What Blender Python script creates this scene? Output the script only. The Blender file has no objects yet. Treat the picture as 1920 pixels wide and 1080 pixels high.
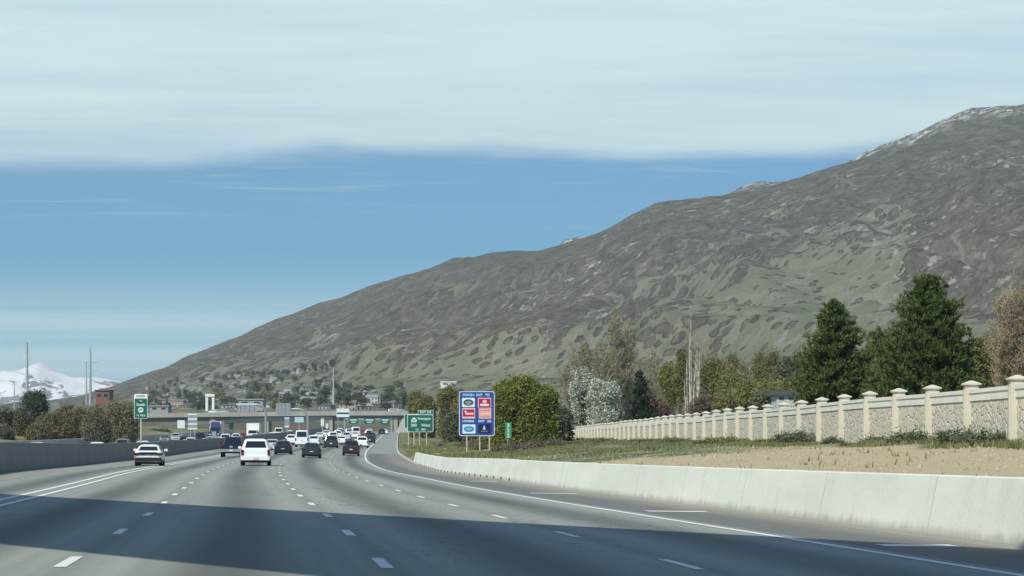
import bpy, bmesh, math, random
import numpy as np
from mathutils import Vector, Matrix, noise as mn

R = math.radians
PI = math.pi
SC = bpy.context.scene
COL = SC.collection
random.seed(7)

# ------------------------------------------------------------------ camera
FPX = 5100.0                    # focal length in pixels of the 1920 px wide photograph
HZ = 847.0                      # row of the horizon
CAMZ = 1.33
cam = bpy.data.cameras.new("camera")
cam.lens = 36.0 * FPX / 1920.0
cam.sensor_width = 36.0
cam.shift_y = (HZ - 540.0) / 1920.0
cam.clip_start = 0.2
cam.clip_end = 60000
camo = bpy.data.objects.new("camera", cam)
camo.location = (0, 0, CAMZ)
camo.rotation_euler = (R(90), 0, 0)
COL.objects.link(camo)
SC.camera = camo

# ------------------------------------------------------------------ sky, sun, exposure
SUN_AZ, SUN_EL = R(36), R(44)   # behind the camera, to its left
S_TO = Vector((-math.sin(SUN_AZ) * math.cos(SUN_EL), -math.cos(SUN_AZ) * math.cos(SUN_EL), math.sin(SUN_EL)))
W = bpy.data.worlds.new("World")
SC.world = W
W.use_nodes = True
nt = W.node_tree
nt.nodes.clear()
N = nt.nodes.new
L = nt.links.new
def _sock(s, v):
    if isinstance(v, bpy.types.NodeSocket):
        (s.id_data.links.new)(v, s)
    else:
        s.default_value = v
def wmath(op, a, b=None, c=None, clamp=False):
    n = N('ShaderNodeMath'); n.operation = op; n.use_clamp = clamp
    _sock(n.inputs[0], a)
    if b is not None: _sock(n.inputs[1], b)
    if c is not None: _sock(n.inputs[2], c)
    return n.outputs[0]
def wramp(v, a, b, lo=0.0, hi=1.0):
    n = N('ShaderNodeMapRange'); n.interpolation_type = 'SMOOTHSTEP'
    _sock(n.inputs['Value'], v); n.inputs['From Min'].default_value = a; n.inputs['From Max'].default_value = b
    n.inputs['To Min'].default_value = lo; n.inputs['To Max'].default_value = hi
    return n.outputs['Result']
sky = N('ShaderNodeTexSky'); sky.sky_type = 'NISHITA'; sky.sun_disc = False
sky.sun_elevation = SUN_EL; sky.sun_rotation = math.atan2(S_TO.x, S_TO.y)
sky.altitude = 1300; sky.air_density = 1.0; sky.dust_density = 0.6; sky.ozone_density = 2.0
tc = N('ShaderNodeTexCoord')
sep = N('ShaderNodeSeparateXYZ'); L(tc.outputs['Generated'], sep.inputs[0])
zc = wmath('MAXIMUM', sep.outputs['Z'], 0.012)
cx = wmath('DIVIDE', sep.outputs['X'], zc); cy = wmath('DIVIDE', sep.outputs['Y'], zc)
cmb = N('ShaderNodeCombineXYZ'); L(cx, cmb.inputs[0]); L(cy, cmb.inputs[1])      # a point of the flat cloud layer
def wnoise(vec, sc, det, rough, sx=1, sy=1, loc=(0, 0, 0), rot=0.0, dist=0.0):
    m = N('ShaderNodeMapping'); L(vec, m.inputs['Vector']); m.inputs['Scale'].default_value = (sx, sy, 1)
    m.inputs['Location'].default_value = loc; m.inputs['Rotation'].default_value = (0, 0, rot)
    n = N('ShaderNodeTexNoise'); n.inputs['Scale'].default_value = sc; n.inputs['Detail'].default_value = det
    n.inputs['Roughness'].default_value = rough; n.inputs['Distortion'].default_value = dist
    L(m.outputs[0], n.inputs['Vector']); return n.outputs['Fac']
# the sheet of high cloud ends about 9 layer heights ahead; its edge wanders
n_edge = wnoise(cmb.outputs[0], 0.8, 4, 0.55, 1.0, 0.5, (2.3, 0, 0), 0.0, 0.2)
n_streak = wnoise(cmb.outputs[0], 0.55, 6, 0.6, 0.5, 1.0, (7, 3, 0), 0.35, 0.3)
n_fine = wnoise(cmb.outputs[0], 1.3, 5, 0.62, 0.6, 1.0, (1, 9, 0), 0.2, 0.5)
dist_ = wmath('ADD', cy, wmath('MULTIPLY', wmath('SUBTRACT', n_edge, 0.5), 1.6))
dist_ = wmath('ADD', wmath('ADD', dist_, wmath('MULTIPLY', wmath('SUBTRACT', n_streak, 0.5), .9), wmath('MULTIPLY', wmath('SUBTRACT', n_fine, 0.5), .8)))
dist_ = wmath('ADD', dist_, wmath('MULTIPLY', cx, 0.14))
sheet = wmath('MULTIPLY', wramp(dist_, 9.95, 9.1, 0.0, 1.0), wramp(dist_, 3.6, 5.2))      # and begins again overhead with clear air
thick = wramp(n_streak, 0.28, 0.62, 0.72, 1.0)
n_fib = wnoise(cmb.outputs[0], 3.2, 6, 0.68, 0.35, 1.0, (5, 2, 0), 0.5, 0.8)
thick = wmath('MULTIPLY', thick, wramp(n_fine, 0.25, 0.7, 0.84, 1.0)); thick = wmath('MULTIPLY', thick, wramp(n_fib, 0.3, 0.7, 0.94, 1.0))
veil1 = wmath('MULTIPLY', sheet, thick)
band_n = wnoise(cmb.outputs[0], 0.22, 4, 0.55, 0.35, 1.0, (4, 1, 0), 0.1)
band = wmath('MULTIPLY', wramp(cy, 13.0, 21.0), wramp(band_n, 0.3, 0.62, 0.35, 0.62))
wisps = wmath('MULTIPLY', wramp(n_fib, 0.52, 0.78, 0.0, 0.42), wramp(cy, 14.0, 9.6))
veil = wmath('MAXIMUM', veil1, band); veil = wmath('MAXIMUM', veil, wisps); veil = wmath('MAXIMUM', veil, wramp(sep.outputs['Z'], .22, .5, 0.0, .14))  # last term: unseen overhead veil added to whiten the fill light
veil = wmath('MULTIPLY', veil, wramp(sep.outputs['Z'], 0.0, 0.02), clamp=True)
tint = N('ShaderNodeMix'); tint.data_type = 'RGBA'; tint.blend_type = 'MULTIPLY'; tint.inputs[0].default_value = 1.0
L(sky.outputs[0], tint.inputs[6]); tint.inputs[7].default_value = (0.215, 0.73, 1.06, 1)
cl = N('ShaderNodeMix'); cl.data_type = 'RGBA'; L(veil, cl.inputs[0]); L(tint.outputs[2], cl.inputs[6])
cl.inputs[7].default_value = (9.3, 11.5, 11.3, 1)
bg = N('ShaderNodeBackground'); bg.inputs['Strength'].default_value = 0.1
L(cl.outputs[2], bg.inputs['Color'])
wo = N('ShaderNodeOutputWorld'); L(bg.outputs[0], wo.inputs['Surface'])

sl = bpy.data.lights.new("sun", 'SUN'); sl.energy = 4.4; sl.angle = R(0.5); sl.color = (1.0, 0.955, 0.82)
so = bpy.data.objects.new("sun", sl); so.rotation_euler = (-S_TO).to_track_quat('-Z', 'Y').to_euler(); COL.objects.link(so)
vs = SC.view_settings; vs.view_transform = 'Standard'; vs.look = 'None'; vs.exposure = 0.0; vs.gamma = 1.0; vs.use_curve_mapping = False
SC.cycles.max_bounces = 6; SC.cycles.volume_bounces = 0; SC.cycles.transparent_max_bounces = 8

# ------------------------------------------------------------------ helpers: scene graph
def tag(o, label=None, cat=None, group=None, kind=None):
    if label: o['label'] = label
    if cat: o['category'] = cat
    if group: o['group'] = group
    if kind: o['kind'] = kind
    return o
def empty(name, loc=(0, 0, 0), rz=0.0, label=None, cat=None, group=None):
    o = bpy.data.objects.new(name, None); COL.objects.link(o)
    o.location = loc; o.rotation_euler = (0, 0, rz); o.empty_display_size = 0.3
    return tag(o, label, cat, group)
def link_mesh(name, me, parent=None):
    o = bpy.data.objects.new(name, me); COL.objects.link(o)
    if parent is not None: o.parent = parent
    return o
def copy_tree(o, parent=None):
    c = o.copy(); COL.objects.link(c)
    if parent is not None: c.parent = parent
    for ch in list(o.children): copy_tree(ch, c)
    return c

class MB:
    def __init__(s): s.v = []; s.f = []; s.uv = None
    def poly(s, pts):
        b = len(s.v); s.v += [tuple(p) for p in pts]; s.f.append(tuple(range(b, b + len(pts))))
    def box(s, c, d, rz=0.0, m=None):
        b = len(s.v); cr, sr = math.cos(rz), math.sin(rz)
        for z in (-.5, .5):
            for x, y in ((-.5, -.5), (.5, -.5), (.5, .5), (-.5, .5)):
                X, Y = x * d[0], y * d[1]
                p = Vector((c[0] + X * cr - Y * sr, c[1] + X * sr + Y * cr, c[2] + z * d[2]))
                s.v.append(tuple(m @ p) if m else tuple(p))
        s.f += [(b + 3, b + 2, b + 1, b), (b + 4, b + 5, b + 6, b + 7), (b, b + 1, b + 5, b + 4), (b + 1, b + 2, b + 6, b + 5), (b + 2, b + 3, b + 7, b + 6), (b + 3, b, b + 4, b + 7)]
    def tube(s, p0, p1, r0, r1=None, n=6, cap=True):
        r1 = r0 if r1 is None else r1
        p0, p1 = Vector(p0), Vector(p1); d = (p1 - p0)
        if d.length < 1e-6: return
        d.normalize(); u = d.orthogonal().normalized(); w = d.cross(u); b = len(s.v)
        for p, r in ((p0, r0), (p1, r1)):
            for i in range(n):
                a = 2 * PI * i / n; s.v.append(tuple(p + u * math.cos(a) * r + w * math.sin(a) * r))
        for i in range(n):
            j = (i + 1) % n; s.f.append((b + i, b + j, b + n + j, b + n + i))
        if cap: s.f.append(tuple(b + n - 1 - i for i in range(n))); s.f.append(tuple(b + n + i for i in range(n)))
    def path(s, pts, r, n=8):
        for a, b in zip(pts[:-1], pts[1:]): s.tube(a, b, r, r, n)
    def loft(s, rings, cap=True, closed=True):
        b = len(s.v); n = len(rings[0])
        for r in rings: s.v += [tuple(p) for p in r]
        for k in range(len(rings) - 1):
            for i in range(n if closed else n - 1):
                j = (i + 1) % n
                s.f.append((b + k * n + i, b + k * n + j, b + (k + 1) * n + j, b + (k + 1) * n + i))
        if cap and closed:
            s.f.append(tuple(b + n - 1 - i for i in range(n))); s.f.append(tuple(b + (len(rings) - 1) * n + i for i in range(n)))
    def build(s, name, mat, parent=None, smooth=False, fix=True):
        me = bpy.data.meshes.new(name); me.from_pydata(s.v, [], s.f)
        if fix:
            bm = bmesh.new(); bm.from_mesh(me); bmesh.ops.recalc_face_normals(bm, faces=bm.faces); bm.to_mesh(me); bm.free()
        if s.uv is not None:
            ul = me.uv_layers.new(name='UVMap'); li = np.empty(len(me.loops), dtype=np.int32); me.loops.foreach_get('vertex_index', li)
            ul.data.foreach_set('uv', np.asarray(s.uv, dtype=np.float32)[li].ravel())
        if mat: me.materials.append(mat)
        if smooth: me.polygons.foreach_set('use_smooth', [True] * len(me.polygons))
        me.update()
        return link_mesh(name, me, parent)

def np_mesh(name, verts, mat, k=3, normals=None):
    """verts: (n, k, 3): n separate k-gons"""
    verts = np.asarray(verts, dtype=np.float32); n = len(verts)
    me = bpy.data.meshes.new(name)
    me.vertices.add(n * k); me.vertices.foreach_set('co', verts.ravel())
    me.loops.add(n * k); me.loops.foreach_set('vertex_index', np.arange(n * k, dtype=np.int32))
    me.polygons.add(n); me.polygons.foreach_set('loop_start', np.arange(0, n * k, k, dtype=np.int32))
    me.update(calc_edges=True)
    if mat: me.materials.append(mat)
    return me

# ------------------------------------------------------------------ helpers: materials
class NT:
    def __init__(s, name, rough=0.85, spec=0.3, metal=0.0):
        s.m = bpy.data.materials.new(name); s.m.use_nodes = True; s.t = s.m.node_tree
        s.b = s.t.nodes['Principled BSDF']; s.b.inputs['Roughness'].default_value = rough
        s.b.inputs['Specular IOR Level'].default_value = spec; s.b.inputs['Metallic'].default_value = metal
    def n(s, t, **kw):
        n = s.t.nodes.new(t)
        for k, v in kw.items(): setattr(n, k, v)
        return n
    def math(s, op, a, b=None, clamp=False):
        n = s.n('ShaderNodeMath', operation=op, use_clamp=clamp); _sock(n.inputs[0], a)
        if b is not None: _sock(n.inputs[1], b)
        return n.outputs[0]
    def ramp(s, v, a, b, lo=0.0, hi=1.0):
        n = s.n('ShaderNodeMapRange', interpolation_type='SMOOTHSTEP'); _sock(n.inputs['Value'], v)
        n.inputs['From Min'].default_value = a; n.inputs['From Max'].default_value = b
        n.inputs['To Min'].default_value = lo; n.inputs['To Max'].default_value = hi; return n.outputs['Result']
    def pos(s): return s.n('ShaderNodeNewGeometry').outputs['Position']
    def obj(s): return s.n('ShaderNodeTexCoord').outputs['Object']
    def uv(s): return s.n('ShaderNodeTexCoord').outputs['UV']
    def mapv(s, v, sc=(1, 1, 1), loc=(0, 0, 0), rot=(0, 0, 0)):
        n = s.n('ShaderNodeMapping'); _sock(n.inputs['Vector'], v); n.inputs['Scale'].default_value = sc
        n.inputs['Location'].default_value = loc; n.inputs['Rotation'].default_value = rot; return n.outputs[0]
    def noise(s, v, sc, det=4, rough=0.55, dist=0.0, out='Fac'):
        n = s.n('ShaderNodeTexNoise'); _sock(n.inputs['Vector'], v); n.inputs['Scale'].default_value = sc
        n.inputs['Detail'].default_value = det; n.inputs['Roughness'].default_value = rough; n.inputs['Distortion'].default_value = dist
        return n.outputs[out]
    def vor(s, v, sc, feat='F1', out='Distance', rnd=1.0):
        n = s.n('ShaderNodeTexVoronoi', feature=feat); _sock(n.inputs['Vector'], v); n.inputs['Scale'].default_value = sc
        n.inputs['Randomness'].default_value = rnd; return n.outputs[out]
    def mix(s, f, a, b, mode='MIX'):
        n = s.n('ShaderNodeMix', data_type='RGBA', blend_type=mode); _sock(n.inputs[0], f)
        for i, c in ((6, a), (7, b)):
            _sock(n.inputs[i], c if isinstance(c, bpy.types.NodeSocket) else (c[0], c[1], c[2], 1))
        return n.outputs[2]
    def color(s, c): _sock(s.b.inputs['Base Color'], c if isinstance(c, bpy.types.NodeSocket) else (c[0], c[1], c[2], 1)); return s
    def bump(s, h, st=0.3, d=0.05):
        n = s.n('ShaderNodeBump'); n.inputs['Strength'].default_value = st; n.inputs['Distance'].default_value = d
        _sock(n.inputs['Height'], h); s.t.links.new(n.outputs[0], s.b.inputs['Normal']); return s

_mats = {}
def plain(name, col, rough=0.7, spec=0.4, metal=0.0, var=0.1, sc=3.0, coat=0.0):
    if name in _mats: return _mats[name]
    q = NT(name, rough, spec, metal); f = q.noise(q.obj(), sc, 5, 0.6)
    q.color(q.mix(f, [c * (1 - var * 1.6) for c in col], [min(1, c * (1 + var * 1.6)) for c in col]))
    if coat: q.b.inputs['Coat Weight'].default_value = coat; q.b.inputs['Coat Roughness'].default_value = 0.08
    _mats[name] = q.m; return q.m
def leaf_mat(name, c1, c2, c3=None, trans=0.25, sc=0.5):
    if name in _mats: return _mats[name]
    q = NT(name, 0.75, 0.15); g = q.n('ShaderNodeNewGeometry').outputs['Random Per Island']
    f = q.noise(q.obj(), sc, 3, 0.6); col = q.mix(q.ramp(f, 0.35, 0.65), c1, c2)
    if c3: col = q.mix(q.ramp(g, 0.6, 0.9), col, c3)
    col = q.mix(q.math('MULTIPLY', g, 0.45), col, (c1[0] * .45, c1[1] * .45, c1[2] * .45))
    q.color(col)
    tr = q.n('ShaderNodeBsdfTranslucent'); q.t.links.new(col, tr.inputs['Color'])
    mx = q.n('ShaderNodeMixShader'); mx.inputs[0].default_value = trans
    q.t.links.new(q.b.outputs[0], mx.inputs[1]); q.t.links.new(tr.outputs[0], mx.inputs[2])
    q.t.links.new(mx.outputs[0], q.t.nodes['Material Output'].inputs['Surface'])
    _mats[name] = q.m; return q.m

# ------------------------------------------------------------------ helpers: the lie of the road
def table(pts):
    xs = [p[0] for p in pts]; ys = [p[1] for p in pts]; n = len(xs)
    m = [0.0] * n
    for i in range(n):
        if i == 0: m[i] = (ys[1] - ys[0]) / (xs[1] - xs[0])
        elif i == n - 1: m[i] = (ys[-1] - ys[-2]) / (xs[-1] - xs[-2])
        else: m[i] = 0.5 * ((ys[i] - ys[i - 1]) / (xs[i] - xs[i - 1]) + (ys[i + 1] - ys[i]) / (xs[i + 1] - xs[i]))
    def f(x):
        if x <= xs[0]: return ys[0] + m[0] * (x - xs[0])
        if x >= xs[-1]: return ys[-1] + m[-1] * (x - xs[-1])
        k = 0
        while xs[k + 1] < x: k += 1
        h = xs[k + 1] - xs[k]; t = (x - xs[k]) / h
        return (ys[k] * (2 * t ** 3 - 3 * t * t + 1) + m[k] * h * (t ** 3 - 2 * t * t + t) + ys[k + 1] * (3 * t * t - 2 * t ** 3) + m[k + 1] * h * (t ** 3 - t * t))
    return f
def lin(pts):
    def f(x):
        if x <= pts[0][0]: return pts[0][1]
        for a, b in zip(pts[:-1], pts[1:]):
            if x <= b[0]: return a[1] + (b[1] - a[1]) * (x - a[0]) / (b[0] - a[0])
        return pts[-1][1]
    return f
def sst(a, b, x):
    t = min(1, max(0, (x - a) / (b - a))); return t * t * (3 - 2 * t)
BX = table([(0, 1.45), (32, -1.5), (57, -3.87), (81, -6.3), (106, -8.74), (130, -11.05), (182, -15.5), (225, -18.7), (262, -21.1), (330, -24.8), (400, -28.0), (500, -32.2), (700, -40.5), (1000, -52.0)])
BZ = table([(-100, 0), (0, 0), (70, 0), (94, .04), (118, .12), (130, .18), (182, .40), (225, .62), (262, .84), (300, 1.17), (400, 2.05), (500, 3.15), (700, 5.5), (900, 7.9), (1000, 9.0), (1200, 10.5)])
EC = lin([(0, .006), (32, .008), (80, .012), (130, .022), (182, .046), (262, .048), (330, .03), (400, .02), (1000, .015)])
EL = table([(0, .006), (80, .011), (124, .0145), (176, .006), (250, 0), (400, 0), (1000, 0)])
def RZ(D, o): return BZ(D) - (EC(D) if o > 0 else EL(D)) * o
BO = lin([(0, 9.3), (39, 9.5), (97, 10.2), (255, 11.4), (320, 10.9), (1000, 10.9)])   # right pavement edge, from lane line B
ML = -13.5                                                                            # median barrier
def nrm(D):
    s = (BX(D + 1) - BX(D - 1)) / 2; l = math.hypot(1, s); return (1 / l, -s / l), math.atan(-s)
def road(D, o, dz=0.0):
    (nx, ny), _ = nrm(D); oo = max(o, ML - .4)
    z = RZ(D, oo)
    if o < ML - .4: z = BZ(D) - .22
    return Vector((BX(D) + o * nx, D + o * ny, z + dz))
def pxat(px, py, D):
    s = FPX / D; return Vector(((px - 960) / s, D, CAMZ + (HZ - py) / s))
def XF(D): return 16.9 + (D - 91) * (8.8 - 16.9) / 399.0
ZF = lin([(0, 1.15), (91, 1.54), (250, 2.2), (490, 3.16), (700, 5.3), (1000, 9)])
GN = lambda x, y, s, k=0.0: mn.noise(Vector((x * s, y * s, k)))
def gz(x, y):
    (nx, ny), _ = nrm(y); o = (x - BX(y)) * math.sqrt(1 + (ny / nx) ** 2) ** -1 if False else (x - BX(y)) * nx
    bo = BO(y)
    if o > bo + .2:
        w = 1 - sst(236, 262, y)
        zb = BZ(y) - EC(y) * bo + (0.62 * w - 0.02)
        of = max(bo + 4, (XF(y) - BX(y)) * nx); t = min(1.0, (o - bo) / (of - bo))
        z = zb + (ZF(y) - zb) * (t ** 0.8)
        lump = GN(x, y, .22) * .16 + GN(x, y, .8, 3) * .05
        z += lump * sst(0.0, 2.5, o - bo)
        if o > of: z += min(4, (o - of) * 0.02)
        return z
    if o > ML - .4: return RZ(y, o) - .35
    if o > -36: return BZ(y) - .3
    z = BZ(y) - .1 + sst(36, 62, -o) * 2.0 + GN(x, y, .05) * .8 * sst(40, 70, -o)
    return z
# ================================================================== MATERIALS OF THE SETTING
def mat_road():
    q = NT('road_concrete', 0.8, 0.35); uv = q.uv(); sp = q.n('ShaderNodeSeparateXYZ'); q.t.links.new(uv, sp.inputs[0])
    o = sp.outputs['X']; d = sp.outputs['Y']
    # tyre polished tracks and the dark oil line follow each 3.66 m lane
    wob = q.math('MULTIPLY', q.math('SUBTRACT', q.noise(q.mapv(uv, (0.0, .012, 1)), 1.0, 3), .5), .7)
    ph = q.math('FRACT', q.math('ADD', q.math('DIVIDE', q.math('ADD', o, wob), 3.66), 10.0))
    oil = q.ramp(q.math('ABSOLUTE', q.math('SUBTRACT', ph, .5)), .02, .33, 1.0, 0.0)
    edge = q.ramp(q.math('ABSOLUTE', q.math('SUBTRACT', ph, .5)), .40, .5, 0.0, 0.35)
    patch = q.noise(q.mapv(uv, (.35, .02, 1)), 1.0, 4, .6)
    streak = q.noise(q.mapv(uv, (2.2, .02, 1)), 1.0, 5, .65)
    fine = q.noise(q.mapv(uv, (14, 7, 1)), 1.0, 4, .7)
    base = q.mix(patch, (.29, .308, .278), (.39, .405, .36))
    c = q.mix(q.math('MULTIPLY', oil, q.ramp(patch, .3, .7, .62, .95)), base, (.085, .095, .09))
    c = q.mix(edge, c, (.17, .18, .165))
    c = q.mix(q.ramp(streak, .35, .75, 0, .4), c, (.17, .185, .18))
    c = q.mix(q.ramp(fine, .3, .8, 0, .25), c, (.13, .14, .13)); c = q.mix(q.math('MULTIPLY', q.ramp(q.math('ABSOLUTE', q.math('SUBTRACT', q.noise(q.mapv(uv, (.8, .10, 1)), 1.0, 4, .7, 1.2), .5)), .008, .0), q.ramp(q.noise(q.mapv(uv, (.1, .02, 1)), 1.0, 2), .48, .58)), c, (.07, .075, .07))
    # tooled joints across the slabs
    j = q.math('ABSOLUTE', q.math('SUBTRACT', q.math('FRACT', q.math('DIVIDE', d, 4.6)), .5))
    c = q.mix(q.ramp(j, .494, .498, 0, .35), c, (.08, .08, .08))
    # asphalt shoulders
    sh = q.math('GREATER_THAN', q.math('ADD', o, q.math('MULTIPLY', fine, .05)), 7.42)
    sn = q.noise(q.mapv(uv, (.5, .06, 1)), 1.0, 5, .65)
    asp = q.mix(sn, (.125, .13, .125), (.19, .19, .18)); asp = q.mix(q.ramp(fine, .3, .8, 0, .4), asp, (.24, .235, .22))
    # sand washed against the foot of the barrier
    asp = q.mix(q.math('MULTIPLY', q.ramp(q.math('ADD', o, q.math('MULTIPLY', sn, 1.4)), 9.2, 10.6), .55), asp, (.33, .30, .25))
    # a paler stretch of shoulder farther on
    asp = q.mix(q.math('GREATER_THAN', d, 322.0), asp, q.mix(sn, (.27, .28, .26), (.33, .34, .31)))
    c = q.mix(sh, c, asp)
    q.color(c).bump(fine, .25, .01)
    return q.m
def mat_concrete(name, c1, c2, st=(.1, .1, .1), bump=.2, joint=0.0, sc=1.0):
    if name in _mats: return _mats[name]
    q = NT(name, .85, .25); p = q.obj()
    n1 = q.noise(p, .35 * sc, 5, .6); n2 = q.noise(q.mapv(p, (1, 1, .15)), 1.6 * sc, 4, .65); n3 = q.noise(p, 14 * sc, 3, .6)
    c = q.mix(q.ramp(n1, .3, .7), c1, c2); c = q.mix(q.ramp(n2, .55, .8, 0, .45), c, st); c = q.mix(q.ramp(n3, .4, .8, 0, .18), c, st)
    q.color(c).bump(n3, bump, .02); _mats[name] = q.m; return q.m
def mat_barrier():
    q = NT('barrier_concrete', .85, .25); uv = q.uv(); sp = q.n('ShaderNodeSeparateXYZ'); q.t.links.new(uv, sp.inputs[0])
    d = sp.outputs['X']; h = sp.outputs['Y']
    n1 = q.noise(q.mapv(uv, (.12, .6, 1)), 1.0, 5, .6); n2 = q.noise(q.mapv(uv, (.9, .35, 1)), 1.0, 5, .7); n3 = q.noise(q.mapv(uv, (9, 9, 1)), 1.0, 3, .6)
    c = q.mix(q.ramp(n1, .3, .7), (.67, .685, .60), (.76, .775, .685)); c = q.mix(q.ramp(n2, .5, .78, 0, .45), c, (.50, .52, .49))
    c = q.mix(q.ramp(n3, .45, .8, 0, .2), c, (.34, .34, .32))
    j = q.math('ABSOLUTE', q.math('SUBTRACT', q.math('FRACT', q.math('DIVIDE', q.math('ADD', d, 1.5), 9.15)), .5))
    c = q.mix(q.ramp(j, .4965, .4980, 0, .45), c, (.2, .2, .19))
    # splash dirt along the foot
    c = q.mix(q.ramp(q.math('ADD', h, q.math('MULTIPLY', n2, -.35)), -.12, .08, .6, 0.0), c, (.27, .26, .23))
    q.color(c).bump(n3, .2, .02); return q.m
def mat_ground():
    q = NT('verge_ground', .95, .1); p = q.pos()
    at = q.n('ShaderNodeAttribute', attribute_name='dirt').outputs['Fac']
    n1 = q.noise(p, .12, 6, .6); n2 = q.noise(p, 1.1, 5, .65); n3 = q.noise(p, 7.0, 3, .6)
    dirt = q.mix(n2, (.40, .335, .205), (.52, .445, .29)); dirt = q.mix(q.ramp(n3, .4, .8, 0, .4), dirt, (.27, .215, .16))
    dry = q.mix(n2, (.22, .20, .12), (.33, .29, .18)); gr = q.mix(n2, (.075, .115, .045), (.14, .18, .075))
    veg = q.mix(q.ramp(n1, .42, .60), dry, gr)
    f = q.ramp(q.math('ADD', at, q.math('MULTIPLY', q.math('SUBTRACT', n2, .5), .9)), .35, .6)
    q.color(q.mix(f, veg, dirt)).bump(n3, .5, .05); return q.m
def mat_mountain():
    q = NT('mountain_slope', .95, .06); p = q.pos(); uv = q.uv()
    br = q.n('ShaderNodeAttribute', attribute_name='brush').outputs['Fac']; at = q.n('ShaderNodeAttribute', attribute_name='crag').outputs['Fac']
    wp = q.n('ShaderNodeVectorMath', operation='MULTIPLY_ADD')
    q.t.links.new(q.noise(p, .018, 4, .65, out='Color'), wp.inputs[0]); wp.inputs[1].default_value = (22, 34, 22); q.t.links.new(p, wp.inputs[2])
    pw = wp.outputs[0]
    nb = q.noise(p, .0022, 5, .55); nm = q.noise(pw, .0085, 5, .6); ns = q.noise(pw, .04, 5, .65); nf = q.noise(p, .22, 4, .7)
    grass = q.mix(q.ramp(nb, .35, .65), (.130, .142, .094), (.166, .170, .118)); grass = q.mix(q.ramp(ns, .42, .62, 0, .75), grass, (.225, .215, .165)); grass = q.mix(q.ramp(nf, .4, .7, 0, .35), grass, (.12, .135, .09))
    brush = q.mix(q.ramp(ns, .35, .65), (.062, .060, .044), (.122, .112, .086)); brush = q.mix(q.ramp(nf, .46, .62, 0, .6), brush, (.155, .145, .115)); sv = q.n('ShaderNodeSeparateXYZ'); q.t.links.new(q.vor(pw, .13, 'F1', 'Color'), sv.inputs[0]); brush = q.mix(q.ramp(sv.outputs['X'], .55, .95, 0, .4), brush, (.042, .040, .028)); brush = q.mix(q.ramp(sv.outputs['Y'], .80, .95, 0, .6), brush, (.175, .162, .125))
    v = q.math('ADD', q.vor(q.mapv(pw, (1, .7, 1)), .078), q.math('MULTIPLY', q.math('SUBTRACT', nf, .5), .35)); v2 = q.vor(q.mapv(pw, (1, .45, 1)), .024)
    # scrub oak: closed high up, breaking into separate clumps downhill
    c0 = q.math('ADD', br, q.math('MULTIPLY', q.math('SUBTRACT', nm, .5), 1.7))
    r1 = q.ramp(c0, .0, .85, .25, .85)
    clump = q.math('MAXIMUM', q.ramp(q.math('SUBTRACT', r1, v), -.05, .05), q.ramp(q.math('SUBTRACT', q.math('MULTIPLY', q.math('SUBTRACT', r1, .22), 1.35), v2), -.02, .04), clamp=True)
    dense = q.ramp(q.math('ADD', c0, q.math('MULTIPLY', q.math('SUBTRACT', ns, .5), 1.4)), .52, .64)
    sc_ = q.math('MAXIMUM', dense, clump, clamp=True)
    hole = q.math('MULTIPLY', q.ramp(ns, .575, .615), q.ramp(q.noise(p, .005, 3), .46, .54)); sc_ = q.math('MULTIPLY', sc_, q.math('SUBTRACT', 1.0, q.math('MULTIPLY', hole, .75)))
    c = q.mix(sc_, grass, brush)
    rock = q.math('MULTIPLY', q.ramp(q.noise(pw, .055, 5, .72), .575, .625), q.ramp(q.noise(p, .0038, 4, .6), .50, .60))
    c = q.mix(rock, c, q.mix(nf, (.22, .21, .185), (.38, .365, .335)))
    gully = q.math('MULTIPLY', q.ramp(q.math('ABSOLUTE', q.math('SUBTRACT', q.noise(q.mapv(p, (1, .4, 1)), .008, 3, .5, .8), .5)), .010, .0), q.ramp(nb, .45, .6))
    c = q.mix(q.math('MULTIPLY', gully, .45), c, (.28, .26, .22))
    c = q.mix(q.math('MULTIPLY', at, q.ramp(q.noise(pw, .05, 5, .75), .50, .57)), c, (.42, .41, .39)); c = q.mix(q.math('MULTIPLY', q.ramp(at, .3, .8), q.ramp(q.noise(pw, .022, 5, .75), .60, .63)), c, (.85, .86, .88))
    h = q.math('ADD', q.math('MULTIPLY', sc_, 1.0), q.math('MULTIPLY', ns, 1.0)); h = q.math('ADD', h, q.math('MULTIPLY', nf, .4))
    q.color(c).bump(h, .8, 4.0); return q.m
def mat_snow():
    q = NT('snow_mountain', .8, .2); p = q.pos(); uv = q.uv(); sp = q.n('ShaderNodeSeparateXYZ'); q.t.links.new(uv, sp.inputs[0])
    n1 = q.noise(q.mapv(p, (1, .6, 2.2)), .0065, 6, .66, .8); n2 = q.noise(p, .02, 4, .6)
    f = q.ramp(q.math('ADD', q.math('MULTIPLY', q.math('SUBTRACT', n1, .5), 2.6), q.math('MULTIPLY', sp.outputs['Y'], .62)), .14, .22)
    q.color(q.mix(f, q.mix(n2, (.16, .16, .17), (.30, .29, .28)), (.93, .94, .97))); return q.m
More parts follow.
